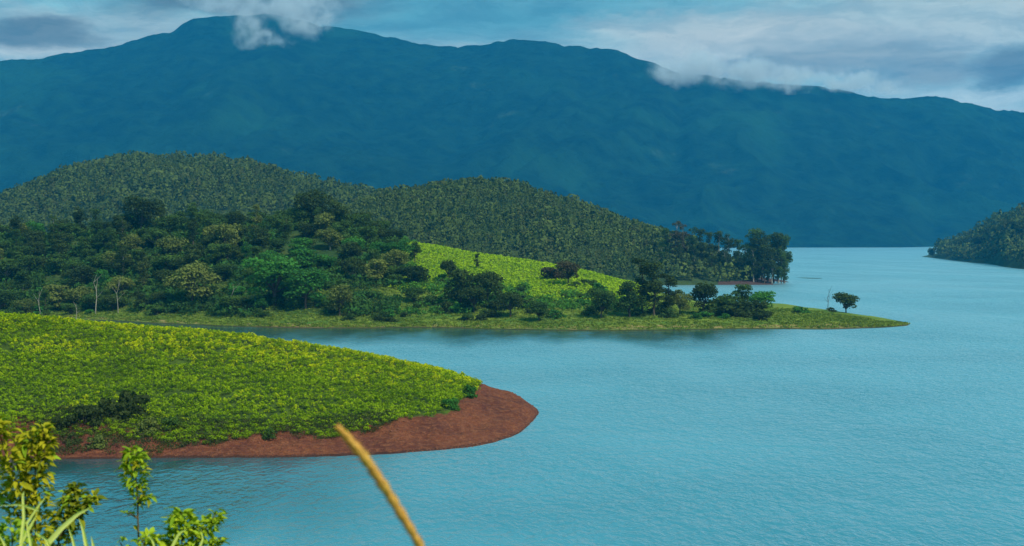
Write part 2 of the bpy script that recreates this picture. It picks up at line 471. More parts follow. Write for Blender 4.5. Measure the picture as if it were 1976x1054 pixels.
# ---- far headland
def far_col(px, ys, ygr, ycrest, Yc, Yb, zadd=0):
    Ys = shoreY(ys); zc = zat(ycrest, Yc)
    zg = max(.35, zat(ygr, Ys + 30)) if False else min(1.8, zc * .8)
    g = Ys + 28
    f = lambda u: (g + (Yc - g) * u, zg + (zc - zg) * (u ** .92))
    return (px, [(Ys - 14, -2.5), (Ys, 0), (g, zg), f(.3), f(.65), (Yc, zc), (Yc + (Yb - Yc) * .5, zc * .6), (Yb, 0), (Yb + 20, -3)])
far_cols = [
    far_col(-700, 606, 0, 470, 800, 960), far_col(-200, 610, 0, 462, 780, 940), far_col(0, 613, 0, 462, 770, 930),
    far_col(150, 617, 0, 458, 760, 920), far_col(300, 624, 0, 446, 750, 910), far_col(440, 631, 0, 442, 745, 900),
    far_col(600, 634, 0, 436, 740, 890), far_col(700, 634, 0, 448, 735, 880), far_col(760, 634, 0, 465, 730, 870),
    far_col(820, 633, 0, 472, 725, 860), far_col(900, 635, 0, 488, 715, 850), far_col(1000, 637, 0, 502, 700, 835),
    far_col(1100, 639, 0, 519, 680, 815), far_col(1200, 639, 0, 541, 655, 790), far_col(1260, 638, 0, 558, 645, 775),
    far_col(1320, 637, 0, 578, 640, 735), far_col(1400, 636, 0, 588, 645, 730), far_col(1500, 636, 0, 588, 660, 735),
    far_col(1600, 636, 0, 603, 622, 664), far_col(1700, 633, 0, 614, 588, 606),
    (1768, [(548, -2), (555, -.1), (556, .1), (557, .2), (558, .25), (560, .25), (562, .1), (566, -.1), (580, -3)]),
    (1800, [(548, -4), (555, -3), (556, -3), (557, -3), (558, -3), (560, -3), (562, -3), (566, -3), (580, -4)])]
def nz_far(X, Y): return fbm(X / 30, Y / 30, 4) * .55 + fbm(X / 5, Y / 5, 2) * .12
L2 = Land(far_cols, nz_far, smooth=24)
def sand_far(X, Y, Z, T):
    px = CX + X / Y * FPX
    s = np.clip(1.15 - np.abs(T - 1.35) * 2.2, 0, 1) * .62
    s = s + .25 * np.exp(-((px - 600) / 90) ** 2) * (T < 2.1) + .30 * np.exp(-((px - 1640) / 70) ** 2)
    return s
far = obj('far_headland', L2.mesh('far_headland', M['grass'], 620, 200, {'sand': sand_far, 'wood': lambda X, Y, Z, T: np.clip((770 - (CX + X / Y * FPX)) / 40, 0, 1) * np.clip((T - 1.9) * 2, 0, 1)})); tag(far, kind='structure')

# ---- rounded wooded hills behind
def hill_col(px, Ys, yc, Yc, Yb, tree):
    zc = zat(yc, Yc) - tree
    f = lambda u: (Ys + (Yc - Ys) * u, zc * (math.sin(u * math.pi / 2) ** .95))
    return (px, [(Ys - 40, -4), (Ys, 0), f(.12), f(.35), f(.65), (Yc, zc), (Yc + (Yb - Yc) * .5, max(zc, 1) * .6), (Yb, 0), (Yb + 40, -5)])
hillA_cols = [hill_col(x, 1200, y, 1720, 2300, 7) for x, y in
    [(-600, 455), (-250, 430), (-60, 405), (0, 385), (50, 362), (100, 345), (170, 323), (240, 312), (330, 309), (400, 310), (460, 314), (520, 326),
     (580, 345), (640, 362), (700, 374), (760, 380), (850, 392), (950, 420), (1050, 445)]] + [(1120, [(1160, -5)] + [(1200 + i * 60, -4) for i in range(7)] + [(2340, -6)])]
hillB_cols = [hill_col(x, s_, y, c_, b_, 6) for x, s_, y, c_, b_ in
    [(560, 1010, 440, 1330, 1650), (640, 1010, 408, 1340, 1650), (700, 1010, 384, 1350, 1650), (760, 1010, 367, 1350, 1650), (820, 1010, 358, 1350, 1650), (900, 1010, 354, 1350, 1650),
     (960, 1010, 356, 1350, 1650), (1020, 1010, 364, 1345, 1640), (1080, 1010, 381, 1330, 1600), (1140, 1010, 402, 1310, 1560), (1200, 1010, 425, 1280, 1500),
     (1260, 1010, 446, 1250, 1440), (1320, 1010, 470, 1210, 1380), (1400, 1012, 500, 1160, 1300), (1460, 1012, 522, 1110, 1220), (1505, 1015, 532, 1070, 1130)]] + \
    [(1530, [(1000, -3), (1030, -.2), (1033, .1), (1036, .2), (1040, .3), (1044, .3), (1050, .1), (1056, -.2), (1090, -4)]),
     (1560, [(1000, -5), (1030, -4), (1033, -4), (1036, -4), (1040, -4), (1044, -4), (1050, -4), (1056, -4), (1090, -5)])]
def nz_hill(X, Y): return fbm(X / 120, Y / 120, 4) * 3.0 + fbm(X / 22, Y / 22, 3) * .9
def nz_hillB(X, Y): return (fbm(X / 120, Y / 120, 4) * 3.0 + fbm(X / 22, Y / 22, 3) * .9) * np.clip((1500 - (CX + X / Y * FPX)) / 250, .12, 1)
LA = Land(hillA_cols, nz_hill, smooth=30); LB = Land(hillB_cols, nz_hillB, smooth=20)
zero = lambda X, Y, Z, T: X * 0
hA = obj('wooded_hill', LA.mesh('wooded_hill', M['woodfloor'], 340, 160, {'sand': zero})); tag(hA, kind='structure')
hB = obj('wooded_hill_and_point', LB.mesh('wooded_point', M['woodfloor'], 360, 180,
        {'sand': lambda X, Y, Z, T: ((Z < 2.2) & (CX + X / Y * FPX > 1385)).astype(float)})); tag(hB, kind='structure')

# ---- right shore
right_cols = [(1762, [(2290, -5), (2342, -4), (2350, -4), (2360, -4), (2370, -4), (2385, -4), (2400, -4), (2420, -4), (2460, -5)]),
              (1782, [(2290, -3), (2342, -.1), (2350, .3), (2360, .8), (2370, 1), (2385, 1), (2400, .6), (2420, -.1), (2460, -5)])] + \
    [hill_col(x, s_, y, c_, c_ + 350, 13) for x, s_, y, c_ in
     [(1800, 2250, 478, 2380), (1840, 2000, 464, 2300), (1880, 1830, 450, 2200), (1905, 1800, 432, 2150), (1935, 1600, 420, 2050), (1976, 1480, 406, 2000), (2060, 1400, 390, 1950), (2300, 1300, 370, 1900), (2700, 1200, 380, 1850)]]
LR = Land(right_cols, lambda X, Y: nz_hill(X, Y) * .5, smooth=8)
hR = obj('right_shore_hill', LR.mesh('right_shore', M['woodfloor'], 240, 120, {'sand': zero})); tag(hR, kind='structure')

# ---- the mountain
crest = [(-1500, 250), (-900, 190), (-500, 160), (-200, 132), (0, 121), (30, 117), (70, 116), (140, 101), (210, 93), (300, 68), (338, 61), (355, 48), (375, 38), (420, 34), (470, 31), (530, 30), (570, 38), (620, 50), (680, 58), (750, 72),
         (800, 82), (845, 91), (880, 90), (930, 88), (960, 81), (990, 77), (1040, 81), (1100, 90), (1150, 92), (1190, 98), (1225, 114), (1260, 122), (1300, 140), (1400, 150), (1500, 163), (1590, 168), (1640, 178), (1690, 190),
         (1740, 192), (1800, 185), (1850, 195), (1900, 208), (1976, 216), (2200, 240), (2600, 270), (3200, 330)]
cp = np.array(crest, float)
npx, ny = 900, 300
pxs = np.linspace(-1500, 3200, npx)
cy = np.interp(pxs, cp[:, 0], cp[:, 1])
v = np.linspace(0, 1, ny)
Ysh = 4175 + 250 * np.sin(pxs / 260) * 0 + np.interp(pxs, [-1500, 1300, 1500, 1740, 1800, 3200], [-700, -200, 0, 60, 320, 300])
Yc = 6300 + 350 * np.sin(pxs / 330) 
Yg = Ysh[:, None] + (Yc - Ysh)[:, None] * np.clip(v / .8, 0, 1)[None, :] + np.clip(v - .8, 0, 1)[None, :] / .2 * 1500
Xg = DXF(pxs)[:, None] * Yg
zc = CAM_Z + (HOR - cy) / FPX * Yc * 1.0
u = np.clip(v / .8, 0, 1)
prof = .10 * np.sin(u * math.pi) * 0 + u ** 1.25
spur = 1 - np.abs(fbm(Xg / 620 + fbm(Xg / 900, Yg / 900, 2) * .8, Yg / 2300, 4))      # ridged spurs running down slope
spur2 = fbm(Xg / 260, Yg / 420, 4)
env = np.sin(np.clip(u, 0, 1) * math.pi) ** .8
Zg = zc[:, None] * prof[None, :] + (spur - .75) * 100 * env[None, :] + spur2 * 36 * env[None, :] + fbm(Xg / 60, Yg / 60, 3) * 7 * np.clip(u * 12, 0, 1)[None, :]
back = np.clip((v - .8) / .2, 0, 1)
Zg = Zg * (1 - back[None, :] ** 1.3) + fbm(Xg[:, :1] / 35 + 50, Yg[:, :1] / 35, 3) * 6 * np.clip(u * 3 - 2, 0, 1)[None, :]
Zg[:, 0] = -4
# foothill on the right, low shoulder in front of the main slope
dome = np.exp(-(((pxs[:, None] - 1640) / 95) ** 2)) * np.exp(-(((u[None, :] - .07) / .08) ** 2)) * 75
# keep every part of the face under the crest line
elev = (Zg - CAM_Z) / Yg; lim = ((zc - CAM_Z) / Yc)[:, None]
over = elev > lim - .002 * (1 - u)[None, :]
Zg = np.where(over & (v[None, :] < .8), CAM_Z + (lim - .002 * (1 - u)[None, :]) * Yg, Zg)
V = np.stack([Xg, Yg, Zg], -1).reshape(-1, 3)
a = np.arange(npx - 1)[:, None] * ny + np.arange(ny - 1)[None, :]
F = np.stack([a, a + ny, a + ny + 1, a + 1], -1).reshape(-1, 4)
mo = obj('mountain', mesh_from('mountain', V, F, M['mountain'], smooth=True)); tag(mo, kind='structure')

# ---- lake
wx = np.concatenate([[-14000, -5000, -2000, -1000, -600], np.arange(-400, 401, 5.0), [600, 1000, 2000, 5000, 14000]])
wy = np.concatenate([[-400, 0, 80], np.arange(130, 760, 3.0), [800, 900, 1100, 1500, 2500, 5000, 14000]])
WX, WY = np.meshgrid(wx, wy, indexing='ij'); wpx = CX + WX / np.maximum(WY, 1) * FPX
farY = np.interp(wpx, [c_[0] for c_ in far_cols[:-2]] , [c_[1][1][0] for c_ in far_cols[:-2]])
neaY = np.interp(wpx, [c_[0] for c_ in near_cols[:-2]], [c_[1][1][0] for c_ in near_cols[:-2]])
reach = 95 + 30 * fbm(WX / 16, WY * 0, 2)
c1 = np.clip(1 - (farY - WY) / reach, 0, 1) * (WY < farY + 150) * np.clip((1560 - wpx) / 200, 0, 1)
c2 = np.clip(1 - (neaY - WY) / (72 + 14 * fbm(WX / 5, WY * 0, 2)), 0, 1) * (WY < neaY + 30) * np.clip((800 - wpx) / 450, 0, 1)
calm_shade = np.clip(np.maximum(c1 ** .6, c2 ** .6), 0, 1) * (WY > 100)
nyw = len(wy); a = np.arange(len(wx) - 1)[:, None] * nyw + np.arange(nyw - 1)[None, :]
wa = obj('lake_water', mesh_from('lake_water', np.stack([WX, WY, WX * 0], -1).reshape(-1, 3), np.stack([a, a + nyw, a + nyw + 1, a + 1], -1).reshape(-1, 4), M['water'], {'calm_shade': ('POINT', calm_shade.ravel())})); tag(wa, kind='structure')
gv = [(-14000, -400, -8), (14000, -400, -8), (14000, 14000, -8), (-14000, 14000, -8)]
gb = obj('lake_bed_ground', mesh_from('lake_bed', gv, [(0, 1, 2, 3)], M['soil'])); tag(gb, kind='structure')

# ---- slope the photographer stands on
def g_fg(X, Y):
    Yc_ = np.clip(Y, 0, 20)
    z = CAM_Z - (1.65 + .05 * Yc_ + .012 * Yc_ ** 2)
    return z - np.clip(Y - 20, 0, None) * .5 + np.clip(-Y, 0, None) * .1 + fbm(X * .8, Y * .8, 3) * .05 * np.clip((30 - Y) / 20, 0, 1)
gx = np.linspace(-90, 90, 140); gy = np.concatenate([np.linspace(-60, 0, 20)[:-1], np.linspace(0, 20, 60), np.linspace(20, 95, 50)[1:]])
X_, Y_ = np.meshgrid(gx, gy, indexing='ij'); Z_ = g_fg(X_, Y_)
V = np.stack([X_, Y_, Z_], -1).reshape(-1, 3); n2 = len(gy)
a = np.arange(len(gx) - 1)[:, None] * n2 + np.arange(n2 - 1)[None, :]
F = np.stack([a, a + n2, a + n2 + 1, a + 1], -1).reshape(-1, 4)
fg = obj('foreground_slope', mesh_from('foreground_slope', V, F, M['grass'], {'sand': ('POINT', np.zeros(len(V)))}, True)); tag(fg, kind='structure')

# ------------------------------------------------------------------ leaf clouds
def unit(v): return v / np.maximum(np.linalg.norm(v, axis=-1, keepdims=True), 1e-9)
def leaf_quads(P, N, size, rng, aspect=.6, jit=.7):
    """one small bent-free quad per point, facing roughly along N"""
    n = len(P)
    Nn = unit(N + rng.normal(0, jit, (n, 3)))
    A = unit(np.cross(Nn, rng.normal(0, 1, (n, 3)))); B = np.cross(Nn, A)
    s = size * rng.uniform(.6, 1.35, (n, 1))
    A = A * s * .5; B = B * s * .5 * aspect
    V = np.stack([P - A, P - B * 1.0 + A * .1, P + A, P + B], 1).reshape(-1, 3)
    F = np.arange(n * 4).reshape(-1, 4)
    return V, F
def lobes_cloud(lobes, n, size, rng, fill=.25, aspect=.65, jit=.6):
    """lobes: (centre, radii). Points on the shells, a few inside"""
    C = np.array([l[0] for l in lobes], float); Rr = np.array([l[1] for l in lobes], float)
    w = Rr.prod(1) ** (2 / 3); w = w / w.sum()
    k = rng.choice(len(lobes), n, p=w)
    d = unit(rng.normal(0, 1, (n, 3)))
    d[:, 2] = np.where(d[:, 2] < -.6, -d[:, 2] * .6, d[:, 2])
    rr = np.where(rng.random(n) < fill, rng.uniform(.35, .9, n), rng.uniform(.85, 1.1, n))[:, None]
    P = C[k] + d * Rr[k] * rr
    V, F = leaf_quads(P, d, size, rng, aspect, jit)
    return V, F

def tube(pts, rads, n=6):
    pts = [Vector(p) for p in pts]; V = []; F = []
    for i, p in enumerate(pts):
        d = (pts[min(i + 1, len(pts) - 1)] - pts[max(i - 1, 0)]).normalized()
        up = Vector((0, 1, 0)) if abs(d.y) < .9 else Vector((1, 0, 0))
        a = d.cross(up).normalized(); b = d.cross(a)
        for k in range(n):
            t = 2 * math.pi * k / n
            V.append(p + (a * math.cos(t) + b * math.sin(t)) * rads[i])
    for i in range(len(pts) - 1):
        for k in range(n):
            F.append((i * n + k, i * n + (k + 1) % n, (i + 1) * n + (k + 1) % n, (i + 1) * n + k))
    m = len(V); V.append(pts[-1]); V.append(pts[0])
    for k in range(n):
        F.append(((len(pts) - 1) * n + k, (len(pts) - 1) * n + (k + 1) % n, m, m)) 
    return [tuple(v_) for v_ in V], F
def join_tubes(list_, name, material):
    V = []; F = []
    for (v_, f_) in list_:
        o = len(V); V += v_; F += [tuple(i + o for i in q) for q in f_]
    F4 = [q for q in F if q[2] != q[3]]
    return mesh_from(name, V, F4, material, smooth=True)

def tree_variant(kind, seed):
    """returns crown mesh, trunk mesh for a tree 1 unit = 1 m"""
    rng = np.random.default_rng(seed); rnd = random.Random(seed)
    lobes = []; tubes_ = []
    if kind == 'round':
        H = 12; base = 3.2
        lobes.append(((0, 0, 8.2), (3.2, 3.2, 2.8)))
        for i in range(12):
            a = i * 2.4 + rnd.random(); r_ = rnd.uniform(1.8, 3.6); z = rnd.uniform(3.2, 10.3)
            s_ = rnd.uniform(1.3, 2.3)
            lobes.append(((math.cos(a) * r_, math.sin(a) * r_, z), (s_ * 1.15, s_ * 1.15, s_ * .85)))
            tubes_.append(tube([(0, 0, 3), (math.cos(a) * r_ * .5, math.sin(a) * r_ * .5, (3 + z) / 2), (math.cos(a) * r_, math.sin(a) * r_, z)], [.16, .11, .04], 5))
        tubes_.append(tube([(0, 0, -.6), (.1, 0, 1.5), (0, .1, 4), (0, 0, 8)], [.36, .28, .22, .08]))
        V, F = lobes_cloud(lobes, 2400, .72, rng)
    elif kind == 'tall':
        H = 20; x = y = 0; pts = [(0, 0, -.8)]
        for i in range(1, 8):
            x += rnd.uniform(-.35, .35); y += rnd.uniform(-.35, .35); pts.append((x, y, i * 2.6))
        tubes_.append(tube(pts, [.34, .30, .26, .22, .18, .14, .10, .05]))
        for i in range(26):
            z = rnd.uniform(4.5, 20); px_, py_, _ = pts[min(7, int(z / 2.6))]
            a = i * 2.4; r_ = rnd.uniform(.6, 2.7) * (1.15 - abs(z - 13) / 14)
            s_ = rnd.uniform(.9, 1.8)
            lobes.append(((px_ + math.cos(a) * r_, py_ + math.sin(a) * r_, z), (s_, s_, s_ * 1.0)))
            tubes_.append(tube([(px_, py_, z - 2), (px_ + math.cos(a) * r_, py_ + math.sin(a) * r_, z)], [.08, .03], 4))
        V, F = lobes_cloud(lobes, 2600, .62, rng)
    elif kind == 'bush':
        for i in range(13):
            a = i * 2.4; r_ = rnd.uniform(0, 1.9)
            lobes.append(((math.cos(a) * r_, math.sin(a) * r_, rnd.uniform(.4, 2.3) - r_ * .25), (rnd.uniform(.4, 1.1),) * 2 + (rnd.uniform(.4, .9),)))
            tubes_.append(tube([(math.cos(a) * .15, math.sin(a) * .15, -.3), (math.cos(a) * r_, math.sin(a) * r_, 1.2)], [.07, .03], 4))
        V, F = lobes_cloud(lobes, 1000, .46, rng)
    elif kind == 'layer':      # flat-topped, layered crown with gaps
        for i in range(12):
            a = i * 2.4 + rnd.random() * .6; z = 3.6 + (i % 4) * 2.1 + rnd.uniform(-.4, .4); r_ = rnd.uniform(1.2, 4.0) * (1.15 - z / 16)
            s_ = rnd.uniform(1.4, 2.2)
            lobes.append(((math.cos(a) * r_, math.sin(a) * r_, z), (s_ * 1.25, s_ * 1.25, s_ * .75)))
            tubes_.append(tube([(0, 0, z - 2.2), (math.cos(a) * r_, math.sin(a) * r_, z)], [.13, .04], 5))
        tubes_.append(tube([(0, 0, -.6), (.15, .1, 4), (0, 0, 10.5)], [.34, .24, .07]))
        V, F = lobes_cloud(lobes, 2200, .72, rng)
    crown = mesh_from('crown_' + kind, V, F, M['crown_mid'], {'leaf': ('FACE', rng.random(len(F)))})
    trunk = join_tubes(tubes_, 'trunk_' + kind, M['bark'])
    return crown, trunk
TREES = {'round': [tree_variant('round', s_) for s_ in (1, 2, 3, 4, 5)], 'tall': [tree_variant('tall', s_) for s_ in (11, 12, 13, 14)],
         'bush': [tree_variant('bush', s_) for s_ in (21, 22, 23, 24)], 'layer': [tree_variant('layer', s_) for s_ in (31, 32, 33)]}
HT = {'round': 11.8, 'tall': 20.5, 'bush': 2.9, 'layer': 11.5}
def tree(kind, p, height, mname, label, group, name='tree', wide=1.0, bark=None, cat='tree', var=None, sink=.0):
    crown, trunk = TREES[kind][random.randrange(len(TREES[kind])) if var is None else var]
    s_ = height / HT[kind]
    root = bpy.data.objects.new(name, None); COL.objects.link(root)
    root.empty_display_size = .5
    root.location = (p[0], p[1], p[2] - sink); root.rotation_euler = (0, 0, random.uniform(0, 6.28)); root.scale = (s_ * wide, s_ * wide, s_)
    tag(root, label, cat, group)
    c = bpy.data.objects.new('crown', crown); COL.objects.link(c); c.parent = root; setmat(c, M[mname])
    t = bpy.data.objects.new('trunk' if cat == 'tree' else 'stems', trunk); COL.objects.link(t); t.parent = root
    if bark: setmat(t, M[bark])
    return root

# ---- joined masses (stuff): copies of a small leaf template written into one mesh
def flush_light(tv, tf, r_, k):
    """paler young growth plus light painted on bush tops: leaf value rises with height"""
    z = tv[tf].mean(1)[:, 2]; z = (z - z.min()) / (z.max() - z.min())
    return np.clip(k * (z * 1.25 - .25) + (1 - k) * r_.random(len(z)), 0, 1)
def mass(name, P, S, tmpl_list, material, rng, young=0.0, zs=None, tv_=None):  # young: how strongly light on the tops is painted into leaf colour
    Vs = []; Fs = []; tint = []; leaf = []; off = 0
    k = rng.integers(0, len(tmpl_list), len(P))
    for j, (tv, tf) in enumerate(tmpl_list):
        idx = np.where(k == j)[0]
        if not len(idx): continue
        a = rng.uniform(0, 2 * math.pi, len(idx)); ca, sa = np.cos(a), np.sin(a)
        s_ = S[idx][:, None]
        x = tv[None, :, 0] * s_; y = tv[None, :, 1] * s_; z = tv[None, :, 2] * s_ * (1 if zs is None else zs[idx][:, None])
        X = x * ca[:, None] - y * sa[:, None] + P[idx, 0][:, None]
        Y = x * sa[:, None] + y * ca[:, None] + P[idx, 1][:, None]
        Z = z + P[idx, 2][:, None]
        V = np.stack([X, Y, Z], -1).reshape(-1, 3)
        F = (tf[None] + (np.arange(len(idx)) * len(tv))[:, None, None]).reshape(-1, 4) + off
        off += len(V); Vs.append(V); Fs.append(F)
        tint.append(np.repeat(rng.random(len(idx)) if tv_ is None else tv_[idx], len(tf))); leaf.append((flush_light(tv, tf, rng, young)[None] + rng.normal(0, .08, (len(idx), len(tf)))).ravel())
    me = mesh_from(name, np.concatenate(Vs), np.concatenate(Fs), material, {'tint': ('FACE', np.concatenate(tint)), 'leaf': ('FACE', np.concatenate(leaf))})
    o = obj(name, me)
    return o

# ------------------------------------------------------------------ tea on the near headland
rng = np.random.default_rng(5)
def tea_template(seed, n, size):
    r_ = np.random.default_rng(seed)
    lob = [((r_.normal(0, .22), r_.normal(0, .22), r_.uniform(.45, .62)), (.46, .46, .36)) for _ in range(4)]
    V, F = lobes_cloud(lob, n, size, r_, fill=.1, aspect=.6, jit=.6)
    return V, F
TEA = [tea_template(s_, 34, .36) for s_ in range(8)]
sp = 1.2
gx = np.arange(-190, 10, sp); gy = np.arange(226, 345, sp)
GX, GY = np.meshgrid(gx, gy, indexing='ij')
GX = GX + (np.arange(len(gy)) % 2)[None, :] * sp * .5 + rng.normal(0, .20, GX.shape); GY = GY + rng.normal(0, .20, GX.shape)
X, Y = GX.ravel(), GY.ravel()
T = L1.tt(X, Y); px = CX + X / Y * FPX
edge = np.interp(px, [-700, 200, 640, 760, 850, 885, 905, 922, 935], [1.6, 1.65, 1.82, 2.0, 2.2, 2.5, 3.1, 4.2, 9]) + fbm(X / 5, Y / 5, 3) * .14
keep = (T > edge) & (T < 5.9) & (px > -420) & (px < 940)
keep &= ~((fbm(X / 4.2 + 9, Y / 4.2, 2) > .95))
X, Y, px, T = X[keep], Y[keep], px[keep], T[keep]
Z = L1.h(X, Y) - .12
S = rng.uniform(.75, 1.2, len(X)) * (1 + .12 * fbm(X / 6, Y / 6, 2))
vis = (px > 0) & (px < 1000)
order = np.argsort(np.where(vis, Y, 1e9))
near_idx = order[:300]; rest = np.setdiff1d(np.arange(len(X)), near_idx)
P = np.stack([X, Y, Z], -1)
tea = mass('tea_bushes', P[rest], S[rest], TEA, M['tea'], rng, .8, tv_=np.clip(rng.random(len(rest)) * .8 - .15 + .42 * np.clip(T[rest] - 3, 0, 2) * .5 + .25 * fbm(X[rest] / 12, Y[rest] / 12, 3), 0, .99))  # tint rises up the slope, painting the lit crest paler and yellower
tag(tea, 'closely planted bright green tea bushes covering the near headland', 'tea bushes', kind='stuff')
tea_me = []
for i in range(8):
    V, F = tea_template(100 + i, 90, .26)
    tea_me.append(mesh_from('tea_bush', V, F, M['tea'], {'tint': ('FACE', np.full(len(F), (i * .37) % .5)), 'leaf': ('FACE', flush_light(V, F, rng, .7))}))
for j, i in enumerate(near_idx):
    o = obj('tea_bush', tea_me[j % 8], None, P[i], (0, 0, rng.uniform(0, 6.28)), (S[i],) * 3)
    tag(o, 'leafy green tea bush in the front rows above the near red earth bank', 'tea bush', 'tea bushes along the lower edge of the near headland')

# stones and clods on the red earth
def rock_mesh(seed):
    r_ = np.random.default_rng(seed)
    import bmesh
    bm = bmesh.new(); bmesh.ops.create_icosphere(bm, subdivisions=1, radius=1)
    V = np.array([v_.co[:] for v_ in bm.verts]); F = np.array([[l.index for l in f.verts] for f in bm.faces]); bm.free()
    V *= r_.uniform(.65, 1.2, (len(V), 1)); V[:, 2] *= .6
    return V, F
rocks = [rock_mesh(i) for i in range(4)]
n = 2600
pxr = rng.uniform(60, 1035, n * 3); Tn = rng.uniform(1.0, 4.6, n * 3)
Yr = rng.uniform(224, 315, n * 3); Xr = DXF(pxr) * Yr
Tt = L1.tt(Xr, Yr); lim = np.interp(pxr, [0, 640, 850, 905, 930, 1040], [1.8, 1.9, 2.3, 3.1, 7, 7]); 
Zr = L1.h(Xr, Yr)
k = (Tt > 1.0) & (Tt < lim) & (Zr > .02)
Xr, Yr, Zr = Xr[k][:n], Yr[k][:n], Zr[k][:n]
ns = 900
pse = rng.uniform(780, 1041, ns); Yse = rng.uniform(228, 300, ns * 30).reshape(30, ns); Xse = DXF(pse)[None] * Yse; Zse = L1.h(Xse, Yse)
bi = np.abs(Zse - .08).argmin(0); ok = np.abs(Zse[bi, np.arange(ns)] - .08) < .25
Xr = np.concatenate([Xr, Xse[bi, np.arange(ns)][ok]]); Yr = np.concatenate([Yr, Yse[bi, np.arange(ns)][ok]]); Zr = np.concatenate([Zr, Zse[bi, np.arange(ns)][ok]])
Vs = []; Fs = []; off = 0
for i in range(len(Xr)):
    V, F = rocks[i % 4]; s_ = rng.uniform(.05, .16) * (2.2 if rng.random() < .04 else 1)
    a_ = rng.uniform(0, 6.28)
    Q = V * s_; Q = np.stack([Q[:, 0] * math.cos(a_) - Q[:, 1] * math.sin(a_), Q[:, 0] * math.sin(a_) + Q[:, 1] * math.cos(a_), Q[:, 2]], -1)
    Vs.append(Q + [Xr[i], Yr[i], Zr[i]]); Fs.append(F + off); off += len(V)
st = obj('stones', mesh_from('stones', np.concatenate(Vs), np.concatenate(Fs), M['stone']))
tag(st, 'small reddish stones and clods scattered over the bare earth point', 'stones', kind='stuff')

# scrubby bushes hanging over the bank
scrub = [(120, 812, 3.0, 'scrub', 'low dark scrub bush at the left end of the near red bank'),
         (165, 800, 3.6, 'scrub', 'dark green scrub bush on the near bank, second from its left end'),
         (205, 790, 4.4, 'scrub', 'tall dark scrub bush over the near bank, left of the tallest one'),
         (190, 850, 2.4, 'crown_olive', 'small olive scrub bush low on the red bank near the waterline'),
         (248, 778, 5.0, 'scrub', 'tallest green bush leaning over the near red bank'),
         (285, 822, 3.0, 'crown_olive', 'olive bush hanging down the bank under the tallest green bush'),
         (330, 815, 2.2, 'crown_mid', 'small green bush on the bank edge right of the tallest bush'),
         (520, 835, 1.8, 'crown_mid', 'low green shrub at the tea edge above the middle of the red bank'),
         (870, 778, 2.3, 'crown_green', 'rounded green bush at the tea edge where the bare point begins'),
         (905, 752, 2.6, 'crown_green', 'green bush at the corner of the tea above the bare earth point')]
def ray_land(L, px, py, y0, y1):
    dx, dz = ray(px, py)
    Ys_ = np.linspace(y0, y1, 1500); Xs_ = dx * Ys_; zr = CAM_Z + dz * Ys_; zl = L.h(Xs_, Ys_)
    hit = np.where(zr <= zl)[0]
    i = hit[0] if len(hit) else len(Ys_) - 1
    return (Xs_[i], Ys_[i], zl[i])
for (x_, y_, h_, m_, lab) in scrub:
    p = ray_land(L1, x_, y_ + h_ * 5.0, 222, 330)
    tree('bush', p, h_, m_, lab, None, name='scrub_bush', cat='bush', wide=1.0, sink=.2)

# creepers and low scrub hanging over the top of the bank
n = 5200
pxb = rng.uniform(40, 760, n); Yb = rng.uniform(223, 250, n); Xb = DXF(pxb) * Yb; Tb = L1.tt(Xb, Yb); Zb = L1.h(Xb, Yb)
hang = np.interp(pxb, [40, 90, 120, 180, 215, 250, 300, 330, 380, 640, 760], [.5, .8, 1.0, .9, .75, 1.1, 1.0, .6, .38, .33, .15])
k = (Tb < 2.35) & (Tb > 2.15 - hang * (1 + .7 * fbm(Xb / 2.2, Yb / 2.2, 3))) & (Zb > .1)
SC = [lobes_cloud([((r_.normal(0, .3), r_.normal(0, .3), r_.uniform(.1, .6)), (.5, .5, .4)) for _ in range(3)], 26, .30, r_, .5, .35, .9) for r_ in [np.random.default_rng(60 + i) for i in range(5)]]
o = mass('bank_scrub', np.stack([Xb, Yb, Zb - .1], -1)[k], rng.uniform(.6, 1.4, k.sum()), SC, M['scrub'], rng); tag(o, 'dark tangled scrub and creepers hanging over the top of the near red bank', 'scrub', kind='stuff')

